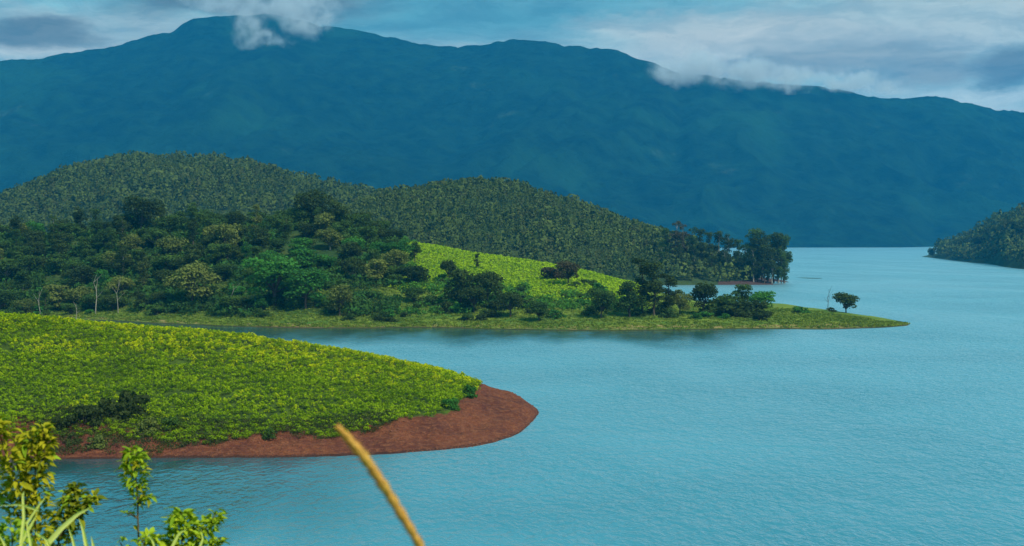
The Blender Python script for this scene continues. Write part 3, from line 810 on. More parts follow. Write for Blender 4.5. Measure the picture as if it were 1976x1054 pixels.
# ------------------------------------------------------------------ far headland : woods
far_spec = []
def fh(px, Y): return L2.pt(px, Y)
rnd = random.Random(3)
rows = [(800, 0), (772, 1), (748, 2), (725, 2), (700, 3), (675, 3), (652, 4), (630, 4), (608, 5), (590, 5)]
zone_names = ['at the back of', 'in the upper rows of', 'in the middle of', 'in the lower rows of']
for (Y0, zr) in rows:
    px_ = -90 + rnd.uniform(0, 30)
    right = np.interp(Y0, [590, 650, 700, 750, 800], [800, 800, 790, 745, 720])
    while px_ < right:
        Yj = Y0 + rnd.uniform(-11, 11)
        s0 = {0: 1.1, 1: 1.1, 2: 1.05, 3: 1.0, 4: .95, 5: .8}[zr]
        left = px_ < 300
        r_ = rnd.random()
        kind = 'tall' if r_ < (.20 if left else .08) else ('layer' if r_ < .34 else 'round')
        h_ = {'tall': rnd.uniform(13, 18), 'layer': rnd.uniform(10, 14), 'round': rnd.uniform(8.5, 13)}[kind] * s0
        q = rnd.random()
        m_ = 'crown_dark' if q < (.40 if zr < 3 else .25) else ('crown_mid' if q < .78 else ('crown_olive' if q < .93 else 'crown_green'))
        if 470 < px_ < 660 and Y0 < 660: m_ = 'crown_green' if q < .6 else 'crown_mid'
        if not (Y0 < 640 and rnd.random() < .25) and not (Y0 < 600 and rnd.random() < .4):
            colour = {'crown_dark': 'dark green', 'crown_mid': 'mid green', 'crown_olive': 'olive', 'crown_green': 'fresh green'}[m_]
            form = {'tall': 'slender', 'layer': 'layered', 'round': 'round-crowned'}[kind]
            part_ = 'near the left picture edge' if px_ < 130 else ('above the bare trunks' if px_ < 260 else ('around the broad olive tree' if px_ < 430 else ('around the fresh green trees' if px_ < 600 else 'towards the bright tea slope')))
            lab = f'{colour} {form} tree {zone_names[min(3, zr // 1 if zr < 2 else (2 if zr < 4 else 3))]} the wood, {part_}'
            far_spec.append((kind, px_, Yj, h_, m_, lab))
        px_ += rnd.uniform(30, 52) * (740 / Y0)
for (kind, px_, Yj, h_, m_, lab) in far_spec:
    tree(kind, fh(px_, Yj), h_, m_, lab, 'trees of the wood on the far headland', wide=rnd.uniform(1.15, 1.55), bark='pale_bark' if rnd.random() < .3 else None, sink=1.5)

def by_top(L, px, ytop, ybase, y0, y1):
    p = ray_land(L, px, ybase, y0, y1)
    s = (ybase - ytop) / FPX * p[1]
    return p, s
# particular trees and bushes: x, top y, base y, kind, material, width, label
special = [
    (372, 505, 590, 'round', 'crown_olive', 1.35, 'large pale olive tree with a broad rounded crown at the front of the far wood'),
    (272, 378, 452, 'round', 'crown_dark', 1.2, 'dark round tree standing highest on the left part of the far wood skyline'),
    (605, 366, 440, 'round', 'crown_dark', 1.1, 'dark tree standing highest at the top of the far headland wood'),
    (648, 386, 452, 'layer', 'crown_dark', 1.1, 'dark tree just right of the highest one on the far wood skyline'),
    (438, 428, 500, 'round', 'crown_olive', 1.0, 'olive crowned tree in the centre of the far wood below the skyline'),
    (330, 450, 520, 'round', 'crown_olive', 1.0, 'pale leaved tree above and left of the broad olive tree'),
    (530, 492, 590, 'round', 'crown_green', 1.5, 'large fresh green tree at the front of the far wood'),
    (590, 515, 596, 'round', 'crown_green', 1.3, 'fresh green tree right of the largest green one at the front of the wood'),
    (655, 548, 610, 'round', 'crown_olive', 1.1, 'greyish olive tree near the shore below the wood'),
    (866, 498, 545, 'round', 'crown_dark', .9, 'small dark tree standing on the bright tea slope, left of its neighbour'),
    (921, 490, 520, 'tall', 'crown_dark', 1.3, 'small dark upright tree standing out on the bright tea slope'),
    (800, 466, 505, 'round', 'crown_mid', .8, 'small green tree at the top corner of the bright tea slope'),
    (1096, 502, 552, 'round', 'crown_brown', 1.15, 'brownish round tree on the crest of the bright tea slope'),
    (1070, 508, 540, 'bush', 'crown_brown', 1.1, 'small brownish bush against the brown round tree'),
    (890, 520, 592, 'layer', 'crown_dark', 1.2, 'dark layered tree at the foot of the bright tea slope'),
    (940, 518, 590, 'round', 'crown_dark', 1.1, 'dark round tree right of the layered one below the tea slope'),
    (915, 548, 604, 'round', 'crown_dark', 1.2, 'low dark tree in front of the pair below the tea slope'),
    (985, 560, 612, 'round', 'crown_dark', 1.3, 'dark spreading tree by the shore below the tea slope'),
    (1040, 580, 620, 'round', 'crown_mid', 1.4, 'low mid green tree on the shore under the brown tree'),
    (1160, 556, 615, 'round', 'crown_mid', 1.2, 'mid green tree at the right foot of the tea slope'),
    (1215, 542, 612, 'layer', 'crown_mid', 1.1, 'grey green layered tree at the end of the tea slope'),
    (1262, 508, 610, 'tall', 'crown_dark', 1.5, 'tall dark tree where the headland drops to the low spit'),
    (1290, 530, 610, 'tall', 'crown_dark', 1.7, 'second tall dark tree at the start of the spit'),
    (1240, 500, 606, 'tall', 'crown_dark', 1.3, 'slim dark tree left of the tall one at the start of the spit'),
    (1312, 560, 608, 'round', 'crown_olive', 1.0, 'olive tree beside the gap of water on the spit'),
    (1357, 540, 608, 'round', 'crown_dark', 1.0, 'rounded dark tree on the spit right of the water gap'),
    (1390, 565, 608, 'bush', 'crown_mid', 1.2, 'green bush right of the rounded dark tree on the spit'),
    (1432, 548, 606, 'layer', 'crown_mid', 1.0, 'light layered tree on the spit with water showing through'),
    (1470, 560, 608, 'round', 'crown_green', 1.4, 'fresh green rounded tree at the right end of the spit trees'),
    (1450, 578, 610, 'bush', 'crown_dark', 1.6, 'dark low bush under the last green tree of the spit'),
    (1408, 582, 612, 'bush', 'crown_dark', 1.5, 'dark low bush in the middle of the spit trees'),
    (1545, 590, 604, 'bush', 'crown_green', 1.6, 'low green bush on the open spit between the trees and the lone tree'),
]
for (x_, yt, yb, kind, m_, wd, lab) in special:
    p, s_ = by_top(L2, x_, yt, yb, 530, 800)
    b_ = kind == 'bush'
    tree(kind, p, max(s_, 1.5), m_, lab, None, wide=wd, cat='bush' if b_ else 'tree', name='bush' if b_ else 'tree')
# undergrowth filling the wood
n = 9000
pxu = rng.uniform(-150, 1240, n); Yu = rng.uniform(570, 815, n); Xu = DXF(pxu) * Yu; Tu = L2.tt(Xu, Yu); Zu = L2.h(Xu, Yu)
lowT = np.interp(pxu, [0, 740, 800, 1240], [9, 9, 3.6, 3.3])
k = (Tu > 2.0) & (Tu < np.where(pxu < 760 + 40 * np.sin(Yu), 5.6, lowT)) & (Zu > .8) & (fbm(Xu / 14, Yu / 14, 2) > -.35)
UG = [lobes_cloud([((r_.normal(0, .35), r_.normal(0, .35), r_.uniform(.3, .7)), (.5, .5, .42)) for _ in range(4)], 34, .38, r_) for r_ in [np.random.default_rng(40 + i) for i in range(5)]]
isr = pxu > 765
for nm_, kk, mt_, lb_ in (('undergrowth', k & ~isr, 'under', 'tangled green undergrowth filling the wood on the far headland'), ('undergrowth', k & isr, 'under_green', 'fresh green scrub between the bright tea slope and the far shore')):
    o = mass(nm_, np.stack([Xu, Yu, Zu - .3], -1)[kk], rng.uniform(2.2, 4.6, kk.sum()) * (1 if mt_ == 'under' else .75), UG, M[mt_], rng); tag(o, lb_, 'undergrowth', kind='stuff')
# bushes along the front of the wood and below the tea
for i in range(95):
    x_ = rnd.uniform(-40, 1500) if i > 20 else rnd.uniform(780, 1240)
    Yf = shoreY(np.interp(x_, [0, 300, 600, 1500], [613, 624, 634, 636])) + rnd.uniform(24, 60) + (rnd.uniform(0, 50) if i <= 20 else 0)
    m_ = rnd.choice(['crown_dark', 'crown_mid', 'crown_mid', 'crown_green', 'crown_dark'])
    if x_ > 1240: Yf = min(Yf, 590)
    col_ = {'crown_dark': 'dark', 'crown_mid': 'mid green', 'crown_green': 'fresh green'}[m_]
    where = 'below the wood' if x_ < 760 else ('below the tea slope' if x_ < 1240 else 'among the spit trees')
    tree('bush', fh(x_, Yf), rnd.uniform(2.2, 5.0), m_, f'{col_} low bush behind the far grassy shore, {where}', 'bushes along the far headland shore',
         wide=rnd.uniform(1.0, 1.5), name='bush', cat='bush', sink=.2)

# lone tree on the spit with a dead fork beside it
p, s_ = by_top(L2, 1632, 563, 604, 560, 700)
tree('round', p, s_ * 1.12, 'crown_dark', 'lone dark tree near the tip of the low grassy spit', None, wide=1.3, var=3, name='lone_tree', sink=1.2)
tree('bush', L2.pt(1606, p[1] - 3), 2.2, 'crown_dark', 'small dark bush at the left foot of the lone tree', None, wide=1.2, name='bush', cat='bush')
def dead(p, h, seed, label, mname='pale_bark', fork=3, name='dead_tree', r0=.16):
    r_ = random.Random(seed); L_ = []; q = Vector(p)
    pts = [q - Vector((0, 0, .5))]
    for i in range(1, 6): pts.append(q + Vector((r_.uniform(-.04, .04) * h, r_.uniform(-.04, .04) * h, h * i / 5)))
    rt = bpy.data.objects.new(name, None); COL.objects.link(rt); rt.location = q; tag(rt, label, 'dead tree')
    rel = [x_ - q for x_ in pts]
    tk = obj('trunk', join_tubes([tube(rel, [r0, r0 * .9, r0 * .75, r0 * .6, r0 * .45, r0 * .2])], 'dead_trunk', M[mname]), rt)
    for i in range(fork):
        a_ = r_.uniform(0, 6.28); b0 = rel[2 + i % 3]; d = Vector((math.cos(a_), math.sin(a_) * .4, r_.uniform(.8, 1.6))).normalized() * h * r_.uniform(.25, .42)
        obj('branch', join_tubes([tube([b0, b0 + d * .5 + Vector((0, 0, -.1)), b0 + d], [r0 * .5, r0 * .35, r0 * .12], 5)], 'dead_branch', M[mname]), rt)
    return rt
p1 = L2.pt(1599, p[1]); dead(p1, 10.0, 4, 'thin bare forked dead tree just left of the lone spit tree', 'bark', 4)
for (x_, yt, yb, lab, sd_) in [(184, 530, 606, 'tall pale bare trunk standing at the front of the wood', 5), (76, 562, 612, 'slim pale dead trunk near the left edge of the picture', 6),
                          (148, 585, 618, 'short forked pale dead tree right above the tea crest', 7), (449, 548, 604, 'pale grey trunk right of the broad olive tree', 8), (228, 540, 606, 'grey bare trunk right of the tallest pale one', 9)]:
    p, s_ = by_top(L2, x_, yt, yb, 540, 700); dead(p, s_, sd_, lab, fork=3, r0=.24 if sd_ == 5 else .15)

# tea on the far slope
sp = 1.9
gx = np.arange(-70, 75, sp); gy = np.arange(575, 735, sp)
GX, GY = np.meshgrid(gx, gy, indexing='ij'); X = (GX + rng.normal(0, .35, GX.shape)).ravel(); Y = (GY + rng.normal(0, .35, GX.shape)).ravel()
px = CX + X / Y * FPX; T = L2.tt(X, Y)
keep = (px > 750) & (px < 1252) & (T > 3.0) & (T < 5.6)
X, Y = X[keep], Y[keep]
P = np.stack([X, Y, L2.h(X, Y) - .2], -1)
TF = [tea_template(200 + i, 24, .50) for i in range(5)]
o = mass('far_tea_bushes', P, rng.uniform(1.1, 1.7, len(X)), TF, M['tea_far'], rng, .6); tag(o, 'bright green tea bushes covering the smooth slope of the far headland', 'tea bushes', kind='stuff')
# grass along the far shore
n = 16000
pxg = rng.uniform(-60, 1765, n); tq = rng.uniform(0, 1, n)
Y0 = shoreY(1) * 0 + np.interp(pxg, [0, 150, 300, 440, 600, 1000, 1200, 1600, 1700, 1768], [shoreY(v_) for v_ in (613, 617, 624, 631, 634, 637, 639, 636, 633, 627)])
Yg_ = Y0 + 2.5 + tq * np.interp(pxg, [0, 1400, 1600, 1700, 1768], [70, 110, 85, 28, 3]); Xg_ = DXF(pxg) * Yg_
Zg_ = L2.h(Xg_, Yg_); k = Zg_ > .15
GT = [leaf_quads(np.random.default_rng(i).normal(0, .5, (9, 3)) * [1, 1, .12] + [0, 0, .25], np.tile([[0, -1, .6]], (9, 1)), .65, np.random.default_rng(i), .45, .6) for i in range(5)]
o = mass('shore_grass', np.stack([Xg_, Yg_, Zg_], -1)[k], rng.uniform(.7, 1.5, k.sum()), GT, M['grass_tuft'], rng); tag(o, 'rough grass along the shore of the far headland and its spit', 'grass', kind='stuff')

# ------------------------------------------------------------------ wooded hills
def small_tree(seed, n, size, conic):
    r_ = np.random.default_rng(seed)
    zz = r_.uniform(.12, 1, n) ** .8
    rad = (1.05 - zz) * .42 if conic else np.sqrt(np.clip(1 - ((zz - .6) / .45) ** 2, .05, 1)) * .40
    a_ = r_.uniform(0, 6.28, n); P_ = np.stack([np.cos(a_) * rad, np.sin(a_) * rad, zz], -1)
    Nn = np.stack([np.cos(a_), np.sin(a_), np.full(n, .5)], -1)
    return leaf_quads(P_, Nn, size, r_, .75, .5)
ST = [small_tree(i, 46, .21, i % 3 == 0) for i in range(9)]
def plant(L, name, label, pr, yr, sp, hs, cond=None, tmpl=ST):
    x0 = min(DXF(pr[0]) * yr[0], DXF(pr[0]) * yr[1]); x1 = max(DXF(pr[1]) * yr[0], DXF(pr[1]) * yr[1])
    gx = np.arange(x0, x1, sp); gy = np.arange(yr[0], yr[1], sp)
    GX, GY = np.meshgrid(gx, gy, indexing='ij'); X = (GX + rng.normal(0, sp * .5, GX.shape)).ravel(); Y = (GY + rng.normal(0, sp * .5, GX.shape)).ravel()
    px = CX + X / Y * FPX; Z = L.h(X, Y); T = L.tt(X, Y)
    k = (px > pr[0]) & (px < pr[1]) & (Z > 1.5) & (T < 5.4)
    if cond is not None: k &= cond(X, Y, Z, px)
    X, Y, Z = X[k], Y[k], Z[k]
    S = rng.uniform(hs[0], hs[1], len(X)) * (1 + .3 * fbm(X / 30, Y / 30, 3))
    o = mass(name, np.stack([X, Y, Z - .5], -1), S, tmpl, M['hillwood'], rng); tag(o, label, 'forest', kind='stuff')
    return len(X)
c1 = plant(LA, 'hill_forest', 'dense forest covering the higher rounded hill behind the wood', (-150, 980), (1330, 1800), 7.6, (6, 14))
c2 = plant(LB, 'plantation_forest', 'young plantation covering the lower rounded hill and its point', (600, 1517), (1014, 1400), 5.9, (5, 11))
c3 = plant(LR, 'right_shore_forest', 'dark forest covering the hill on the right shore', (1790, 2300), (1420, 2330), 10, (6, 22))
print('forest counts', c1, c2, c3, 'tea', len(tea.data.polygons))

# individual trees breaking the hill skylines
for (x_, yt, yb, L, y0, y1, m_, wd, lab) in [
    (921, 347, 372, LB, 1250, 1400, 'crown_dark', 1.6, 'dark tree breaking the top line of the lower rounded hill'),
    (800, 352, 372, LB, 1250, 1400, 'crown_dark', .9, 'small conical tree on the left shoulder of the lower rounded hill'),
    (774, 360, 380, LB, 1250, 1400, 'crown_dark', .9, 'small dark tree furthest left on the shoulder of the lower hill'),
    (1075, 372, 392, LB, 1250, 1400, 'crown_mid', 1.2, 'mid green tree on the descending crest of the lower hill')]:
    p, s_ = by_top(L, x_, yt, yb, y0, y1)
    tree('tall', p, s_ * 1.15, m_, lab, None, wide=wd)

# tall trees on the point of the lower hill
pt_trees = []
rnd = random.Random(9)
for x_, yt in [(1262, 455), (1285, 440), (1303, 424), (1318, 428), (1335, 436), (1352, 442), (1368, 448), (1388, 446), (1404, 452), (1425, 462), (1447, 446), (1458, 442), (1470, 448), (1482, 450), (1494, 452), (1503, 450), (1513, 454),
               (1276, 470), (1310, 470), (1340, 475), (1372, 478), (1400, 480), (1430, 482), (1440, 470), (1455, 474), (1475, 472), (1490, 478), (1508, 480), (1463, 505), (1482, 508), (1500, 506), (1515, 500), (1330, 500), (1360, 505), (1390, 508), (1420, 505), (1450, 500)]:
    far_ = yt < 466
    Yt = (1085 if x_ < 1440 else 1056) + rnd.uniform(-8, 14) if far_ else 1040 + rnd.uniform(-5, 8)
    p = LB.pt(x_, Yt); topz = zat(yt, Yt); h_ = max(8, topz - p[2])
    q = rnd.random(); m_ = 'crown_dark' if q < .55 else 'crown_mid'
    if x_ in (1303, 1318): m_ = 'crown_brown'
    pt_trees.append((p, h_, m_, x_, far_))
for p, h_, m_, x_, far_ in pt_trees:
    side = 'at the very tip' if x_ > 1490 else ('in the clump near the tip' if x_ > 1440 else ('in the middle' if x_ > 1340 else 'at the inland end'))
    row = 'tall' if far_ else 'shorter'
    colr = {'crown_dark': 'dark', 'crown_mid': 'mid green', 'crown_brown': 'brownish'}[m_]
    tree('tall', p, h_, m_, f'{row} {colr} tree {side} of the point past the spit', 'trees on the point beyond the spit', wide=1.15, bark='pale_bark' if rnd.random() < .4 else None, sink=.5)
# right shore individuals
for i, (x_, yt) in enumerate([(1800, 478), (1822, 470), (1846, 462), (1866, 455), (1890, 446), (1912, 428), (1926, 432), (1944, 412), (1960, 410), (1972, 418), (1955, 450), (1930, 465)]):
    Yt = np.interp(x_, [1790, 1850, 1905, 1976], [2300, 2020, 1850, 1600]) + (60 if yt < 440 else 20)
    p = LR.pt(x_, Yt)
    tree('round', p, max(9, min(24, zat(yt, Yt) - p[2])), 'crown_dark', 'dark tree on the wooded right shore ' + ('near its low tip' if x_ < 1860 else ('on its middle rise' if x_ < 1935 else 'by the right edge of the picture')), 'trees on the right shore', wide=1.2)
# low dark bar showing above the water, standing for a dark streak
V = []; 
rr = np.random.default_rng(2); p = at(1562, 537, shoreY(537)); th = np.linspace(0, 2 * math.pi, 40, endpoint=False)
for f_, z_ in ((1.0, -.15), (.75, .05), (.4, .14)):
    for t_ in th: V.append((p.x + math.cos(t_) * 10 * f_ * (1 + .15 * math.sin(3 * t_)), p.y + math.sin(t_) * 14 * f_ - math.cos(t_) * 12 * f_, z_))
V.append((p.x, p.y, .16)); F = []
for r_ in range(2):
    for k_ in range(40): F.append((r_ * 40 + k_, r_ * 40 + (k_ + 1) % 40, (r_ + 1) * 40 + (k_ + 1) % 40, (r_ + 1) * 40 + k_))
for k_ in range(0, 40, 2): F.append((80 + k_, 80 + k_ + 1, 80 + (k_ + 2) % 40, 120))
mb = obj('dark_bar', mesh_from('dark_bar', V, F, M['woodfloor'], {'veg': ('POINT', np.zeros(len(V)))}, True)); tag(mb, kind='structure')

# ------------------------------------------------------------------ foreground plants
def leaf_mesh(seed, L=.040, Wd=.017, fold=.25, droop=.35):
    r_ = random.Random(seed); V = []; F = []; N = 5
    for i in range(N + 1):
        t = i / N; w = Wd * math.sin(math.pi * min(1, t * .93 + .07)) ** .8 * (1 if i < N else .05)
        x_ = L * t; z_ = -droop * L * t * t
        wav = .12 * Wd * math.sin(7 * t + seed)
        V += [(x_, -w / 2, z_ + w * fold + wav), (x_, 0, z_), (x_, w / 2, z_ + w * fold - wav)]
    for i in range(N):
        a_ = i * 3; F += [(a_, a_ + 3, a_ + 4, a_ + 1), (a_ + 1, a_ + 4, a_ + 5, a_ + 2)]
    return mesh_from('leaf', V, F, M['fg_olive'], {'leaf': ('FACE', [r_.random()] * len(F))}, True)
LEAVES = [leaf_mesh(i, .034 + .004 * (i % 4), .018 + .002 * (i % 3), .15 + .1 * (i % 3), .1 + .2 * (i % 4)) for i in range(8)]
def fgp(px, py, Y): return at(px, py, Y)
def leafy(name, label, stems, Y, n, mats, size=1.0, cat='shrub', spread=.05, seed=0, rad=(.006, .002), more=0):
    """stems: list of pixel polylines with clusters (t range, radius in m) of leaves"""
    r_ = random.Random(seed)
    base_px = stems[0][0]
    b0 = fgp(base_px[0][0], base_px[0][1], Y)
    gz = float(g_fg(np.array([b0.x]), np.array([Y]))[0])
    root = bpy.data.objects.new(name, None); COL.objects.link(root); root.location = (b0.x, Y, gz); tag(root, label, cat)
    tot = sum(s_[2] for s_ in stems)
    rp = Vector((b0.x, Y, gz))
    for (poly, radii, wgt, depth) in stems:
        pts = [fgp(a_, b_, Y) + Vector((0, depth * i / len(poly), 0)) - rp for i, (a_, b_) in enumerate(poly)]
        full = ([Vector((0, 0, -.05))] if poly is stems[0][0] else []) + pts
        m_ = len(full)
        obj('stem', join_tubes([tube(full, [rad[0] + (rad[1] - rad[0]) * i / (m_ - 1) for i in range(m_)], 6)], 'stem', M['stem']), root)
        cnt = int(n * wgt / tot)
        for i in range(cnt):
            for _try in range(12):
                t = r_.random() ** .9 * (len(pts) - 1); k_ = min(int(t), len(pts) - 2); f_ = t - k_
                c = pts[k_].lerp(pts[k_ + 1], f_); R_ = radii[k_] * (1 - f_) + radii[k_ + 1] * f_
                if r_.random() < R_ / max(radii): break
            if R_ < .012 and i % 5: continue
            a_ = r_.uniform(0, 6.283); rr_ = R_ * math.sqrt(r_.random())
            d = Vector((math.cos(a_), math.sin(a_), 0))
            p_ = c + d * rr_ * .85 + Vector((0, 0, r_.uniform(-.02, .02)))
            lf = obj('leaf', LEAVES[r_.randrange(8)], root, p_, (r_.uniform(-.7, .7), r_.uniform(-1.1, .35), a_ + r_.uniform(-.7, .7)), (size * r_.uniform(.75, 1.3),) * 3)
            setmat(lf, M[r_.choice(mats)])
    if more:                      # the many smaller leaves behind the separate ones
        P_ = []; lv = LEAFARR
        for q in range(more):
            poly, radii, wgt, depth = r_.choices(stems, [s_[2] for s_ in stems])[0]
            pts = [fgp(a_, b_, Y) + Vector((0, depth * i / len(poly), 0)) - rp for i, (a_, b_) in enumerate(poly)]
            for _try in range(12):
                t = r_.random() * (len(pts) - 1); k_ = min(int(t), len(pts) - 2); f_ = t - k_
                R_ = radii[k_] * (1 - f_) + radii[k_ + 1] * f_
                if r_.random() < R_ / max(radii): break
            a_ = r_.uniform(0, 6.283); P_.append((pts[k_].lerp(pts[k_ + 1], f_) + Vector((math.cos(a_), math.sin(a_), r_.uniform(-.3, .3))) * R_ * math.sqrt(r_.random()) * .95, a_))
        V = []; F = []; lf_ = []
        for p_, a_ in P_:
            Mx = Matrix.Rotation(a_ + r_.uniform(-.8, .8), 3, 'Z') @ Matrix.Rotation(r_.uniform(-1.1, .5), 3, 'Y') @ Matrix.Rotation(r_.uniform(-.8, .8), 3, 'X')
            s_ = size * r_.uniform(.55, 1.0); o_ = len(V)
            V += [tuple(p_ + Mx @ (Vector(v_) * s_)) for v_ in lv[0]]; F += [tuple(i_ + o_ for i_ in f__) for f__ in lv[1]]; lf_ += [r_.random()] * len(lv[1])
        mo_ = obj('small_leaves', mesh_from('small_leaves', V, F, M[mats[0]], {'leaf': ('FACE', lf_)}, True), root); mo_['kind'] = 'stuff'
    return root
_m = LEAVES[2]; LEAFARR = ([tuple(v_.co) for v_ in _m.vertices], [tuple(p_.vertices) for p_ in _m.polygons])
Y7 = 7.0
leafy('shrub', 'tall yellowish olive leafy shrub at the lower left corner', [
    ([(66, 1130), (66, 1054), (64, 990), (62, 930), (58, 880), (48, 835)], [.02, .05, .065, .08, .085, .05], 5, .1),
    ([(64, 1000), (40, 940), (25, 880), (14, 825), (8, 800)], [.02, .05, .06, .05, .03], 3, -.2),
    ([(64, 960), (78, 900), (82, 860), (70, 825)], [.01, .03, .035, .03], 1.5, .1),
    ([(66, 1040), (30, 1000), (5, 965), (-30, 930)], [.02, .05, .05, .05], 1.5, .15)], Y7, 300, ['fg_olive', 'fg_olive', 'fg_olive', 'fg_dark', 'fg_green'], 1.15, seed=1, more=700)
leafy('shrub', 'dark olive leafy branching shrub right of the tall yellowish one', [
    ([(95, 1140), (105, 1060), (118, 1010), (128, 970), (130, 950)], [.02, .06, .08, .07, .03], 4, .2),
    ([(112, 1040), (140, 1000), (165, 975), (178, 965)], [.01, .03, .035, .02], 1.2, .1)], 7.3, 260, ['fg_dark', 'fg_dark', 'fg_olive', 'fg_green'], 1.1, seed=2, more=250)
leafy('slender_plant', 'single upright stem topped by a dense column of small green leaves', [
    ([(268, 1140), (268, 1054), (266, 1000), (266, 958), (263, 930), (260, 900), (258, 880), (257, 870)], [.0, .015, .0, .03, .062, .060, .045, .025], 6, 0),
    ([(266, 975), (278, 962), (292, 958)], [.0, .015, .025], .6, 0),
    ([(266, 1000), (252, 992), (244, 990)], [.0, .004, .012], .15, 0)], 6.8, 200, ['fg_green', 'fg_green', 'fg_olive', 'fg_lime'], .9, cat='plant', seed=3, more=120, rad=(.005, .003))
leafy('leafy_plant', 'bright lime green leafy plant at the bottom between the slender stem and the seed spike', [
    ([(350, 1150), (352, 1070), (350, 1030), (352, 1005), (350, 990)], [.02, .07, .08, .06, .02], 4, 0),
    ([(350, 1070), (385, 1035), (400, 1015), (408, 1000)], [.03, .05, .045, .02], 2, .15),
    ([(350, 1080), (315, 1050), (300, 1035), (290, 1030)], [.03, .05, .04, .02], 1.6, -.1),
    ([(352, 1090), (400, 1060), (420, 1045)], [.03, .04, .03], 1, .1)], 6.6, 290, ['fg_lime', 'fg_lime', 'fg_green', 'fg_green'], 1.1, cat='plant', seed=4, more=300)
leafy('leafy_plant', 'low green leafy plant at the bottom right of the slender stem foot', [
    ([(292, 1160), (285, 1080), (278, 1050), (270, 1035)], [.02, .05, .04, .02], 1, 0),
    ([(290, 1090), (240, 1060), (230, 1045)], [.02, .03, .02], .5, 0)], 6.5, 45, ['fg_green', 'fg_dark', 'fg_lime'], .9, cat='plant', seed=6)
leafy('shrub', 'green leaved shrub filling the bottom left corner below the olive one', [
    ([(20, 1150), (22, 1080), (24, 1040), (20, 1010)], [.05, .09, .07, .03], 1, 0),
    ([(20, 1110), (-40, 1050), (-60, 1000)], [.05, .08, .05], 1, 0)], 6.0, 110, ['fg_green', 'fg_green', 'fg_lime', 'fg_olive'], 1.2, seed=8, more=250)

def blade(root, rp, pix, w, Y, m='fg_blade', name='blade'):
    pts = [fgp(a_, b_, Y) - rp for a_, b_ in pix]
    # resample
    V = []; F = []; N = 14
    for i in range(N + 1):
        t = i / N * (len(pts) - 1); k_ = min(int(t), len(pts) - 2); c = pts[k_].lerp(pts[k_ + 1], t - k_)
        d = (pts[k_ + 1] - pts[k_]).normalized(); s_ = d.cross(Vector((0, 1, .25))).normalized()
        ww = w * (1 - (i / N) ** 3) * .5 + .0004
        V += [tuple(c - s_ * ww), tuple(c + Vector((0, ww * .7, -ww * .3))), tuple(c + s_ * ww)]
    for i in range(N):
        a_ = i * 3; F += [(a_, a_ + 3, a_ + 4, a_ + 1), (a_ + 1, a_ + 4, a_ + 5, a_ + 2)]
    o = obj(name, mesh_from(name, V, F, M[m], {'leaf': ('FACE', [.6] * len(F))}, True), root)
    return o
def grass_clump(label, base, Y, blades):
    b0 = fgp(base[0], base[1], Y); gz = float(g_fg(np.array([b0.x]), np.array([Y]))[0])
    rp = Vector((b0.x, Y, gz)); root = bpy.data.objects.new('grass_clump', None); COL.objects.link(root); root.location = rp; tag(root, label, 'grass')
    for pix, w in blades:
        foot = fgp(pix[0][0], pix[0][1], Y)
        q = [pix[0]] + pix[1:]
        blade(root, rp, [(base[0] + (pix[0][0] - base[0]) * .4, base[1])] + q, w, Y)
grass_clump('clump of long pale green grass blades arching through the lower left shrubs', (80, 1350), 5.2, [
    ([(88, 1054), (118, 1020), (150, 992), (178, 978)], .020), ([(40, 1054), (46, 1000), (44, 955), (47, 948)], .012),
    ([(180, 1090), (166, 1050), (160, 1020), (152, 1000)], .016), ([(150, 1080), (140, 1040), (132, 1018)], .012),
    ([(60, 1054), (52, 1010), (75, 975), (92, 955)], .010), ([(20, 1090), (75, 985), (40, 974), (-10, 976)], .010),
    ([(178, 1100), (182, 1060), (176, 1035)], .018), ([(0, 1100), (10, 1050), (-10, 1020)], .014), ([(110, 1080), (88, 1040), (60, 1022)], .012)])
grass_clump('few short bright grass blades at the foot of the lime green plant', (330, 1330), 5.6, [
    ([(330, 1060), (345, 1030), (362, 1020)], .012), ([(300, 1070), (296, 1045), (284, 1030)], .010), ([(380, 1070), (392, 1040), (388, 1022)], .010)])

# golden seed spike, near and slightly out of focus
Ysk = 2.1
pix = [(652, 824), (676, 850), (704, 884), (730, 922), (756, 962), (782, 1004), (806, 1044), (826, 1084), (846, 1130)]
pts = [fgp(a_, b_, Ysk) for a_, b_ in pix]
gz = float(g_fg(np.array([pts[-1].x + .15]), np.array([Ysk]))[0])
rp = Vector((pts[-1].x + .15, Ysk, gz))
root = bpy.data.objects.new('grass_seed_head', None); COL.objects.link(root); root.location = rp
tag(root, 'golden yellow grass seed spike arching up from the bottom edge in front of the lake', 'grass spike')
rel = [p_ - rp for p_ in pts]
rads = [.0040, .0078, .0088, .0088, .0084, .0080, .0074, .0066, .0030]
fine = []; fr = []
for i in range(len(rel) - 1):
    for j in range(5):
        t = j / 5; fine.append(rel[i].lerp(rel[i + 1], t)); fr.append((rads[i] * (1 - t) + rads[i + 1] * t) * (.86 + .14 * math.sin((i * 5 + j) * 1.9)))
obj('spike', join_tubes([tube(fine, [r_ * .8 for r_ in fr], 10)], 'spike', M['spike']), root)
r_ = np.random.default_rng(8); n = 2600
idx = r_.integers(0, len(fine) - 1, n); fr_ = np.array(fr); fp = np.array([tuple(q) for q in fine])
tt_ = r_.random((n, 1)); c = fp[idx] * (1 - tt_) + fp[idx + 1] * tt_
axis = unit(fp[idx] - fp[idx + 1]); d = unit(np.cross(axis, r_.normal(0, 1, (n, 3))))
A = c + d * fr_[idx][:, None] * .7; tip = c + (d * .85 + axis * 1.0) * (fr_[idx][:, None] * r_.uniform(1.0, 1.75, (n, 1)))
sdv = np.cross(d, axis) * .0011
V = np.stack([A - sdv, A + sdv, tip], 1).reshape(-1, 3)
br = obj('bristles', mesh_from('bristles', V, np.arange(n * 3).reshape(-1, 3), M['spike']), root); br['kind'] = 'stuff'
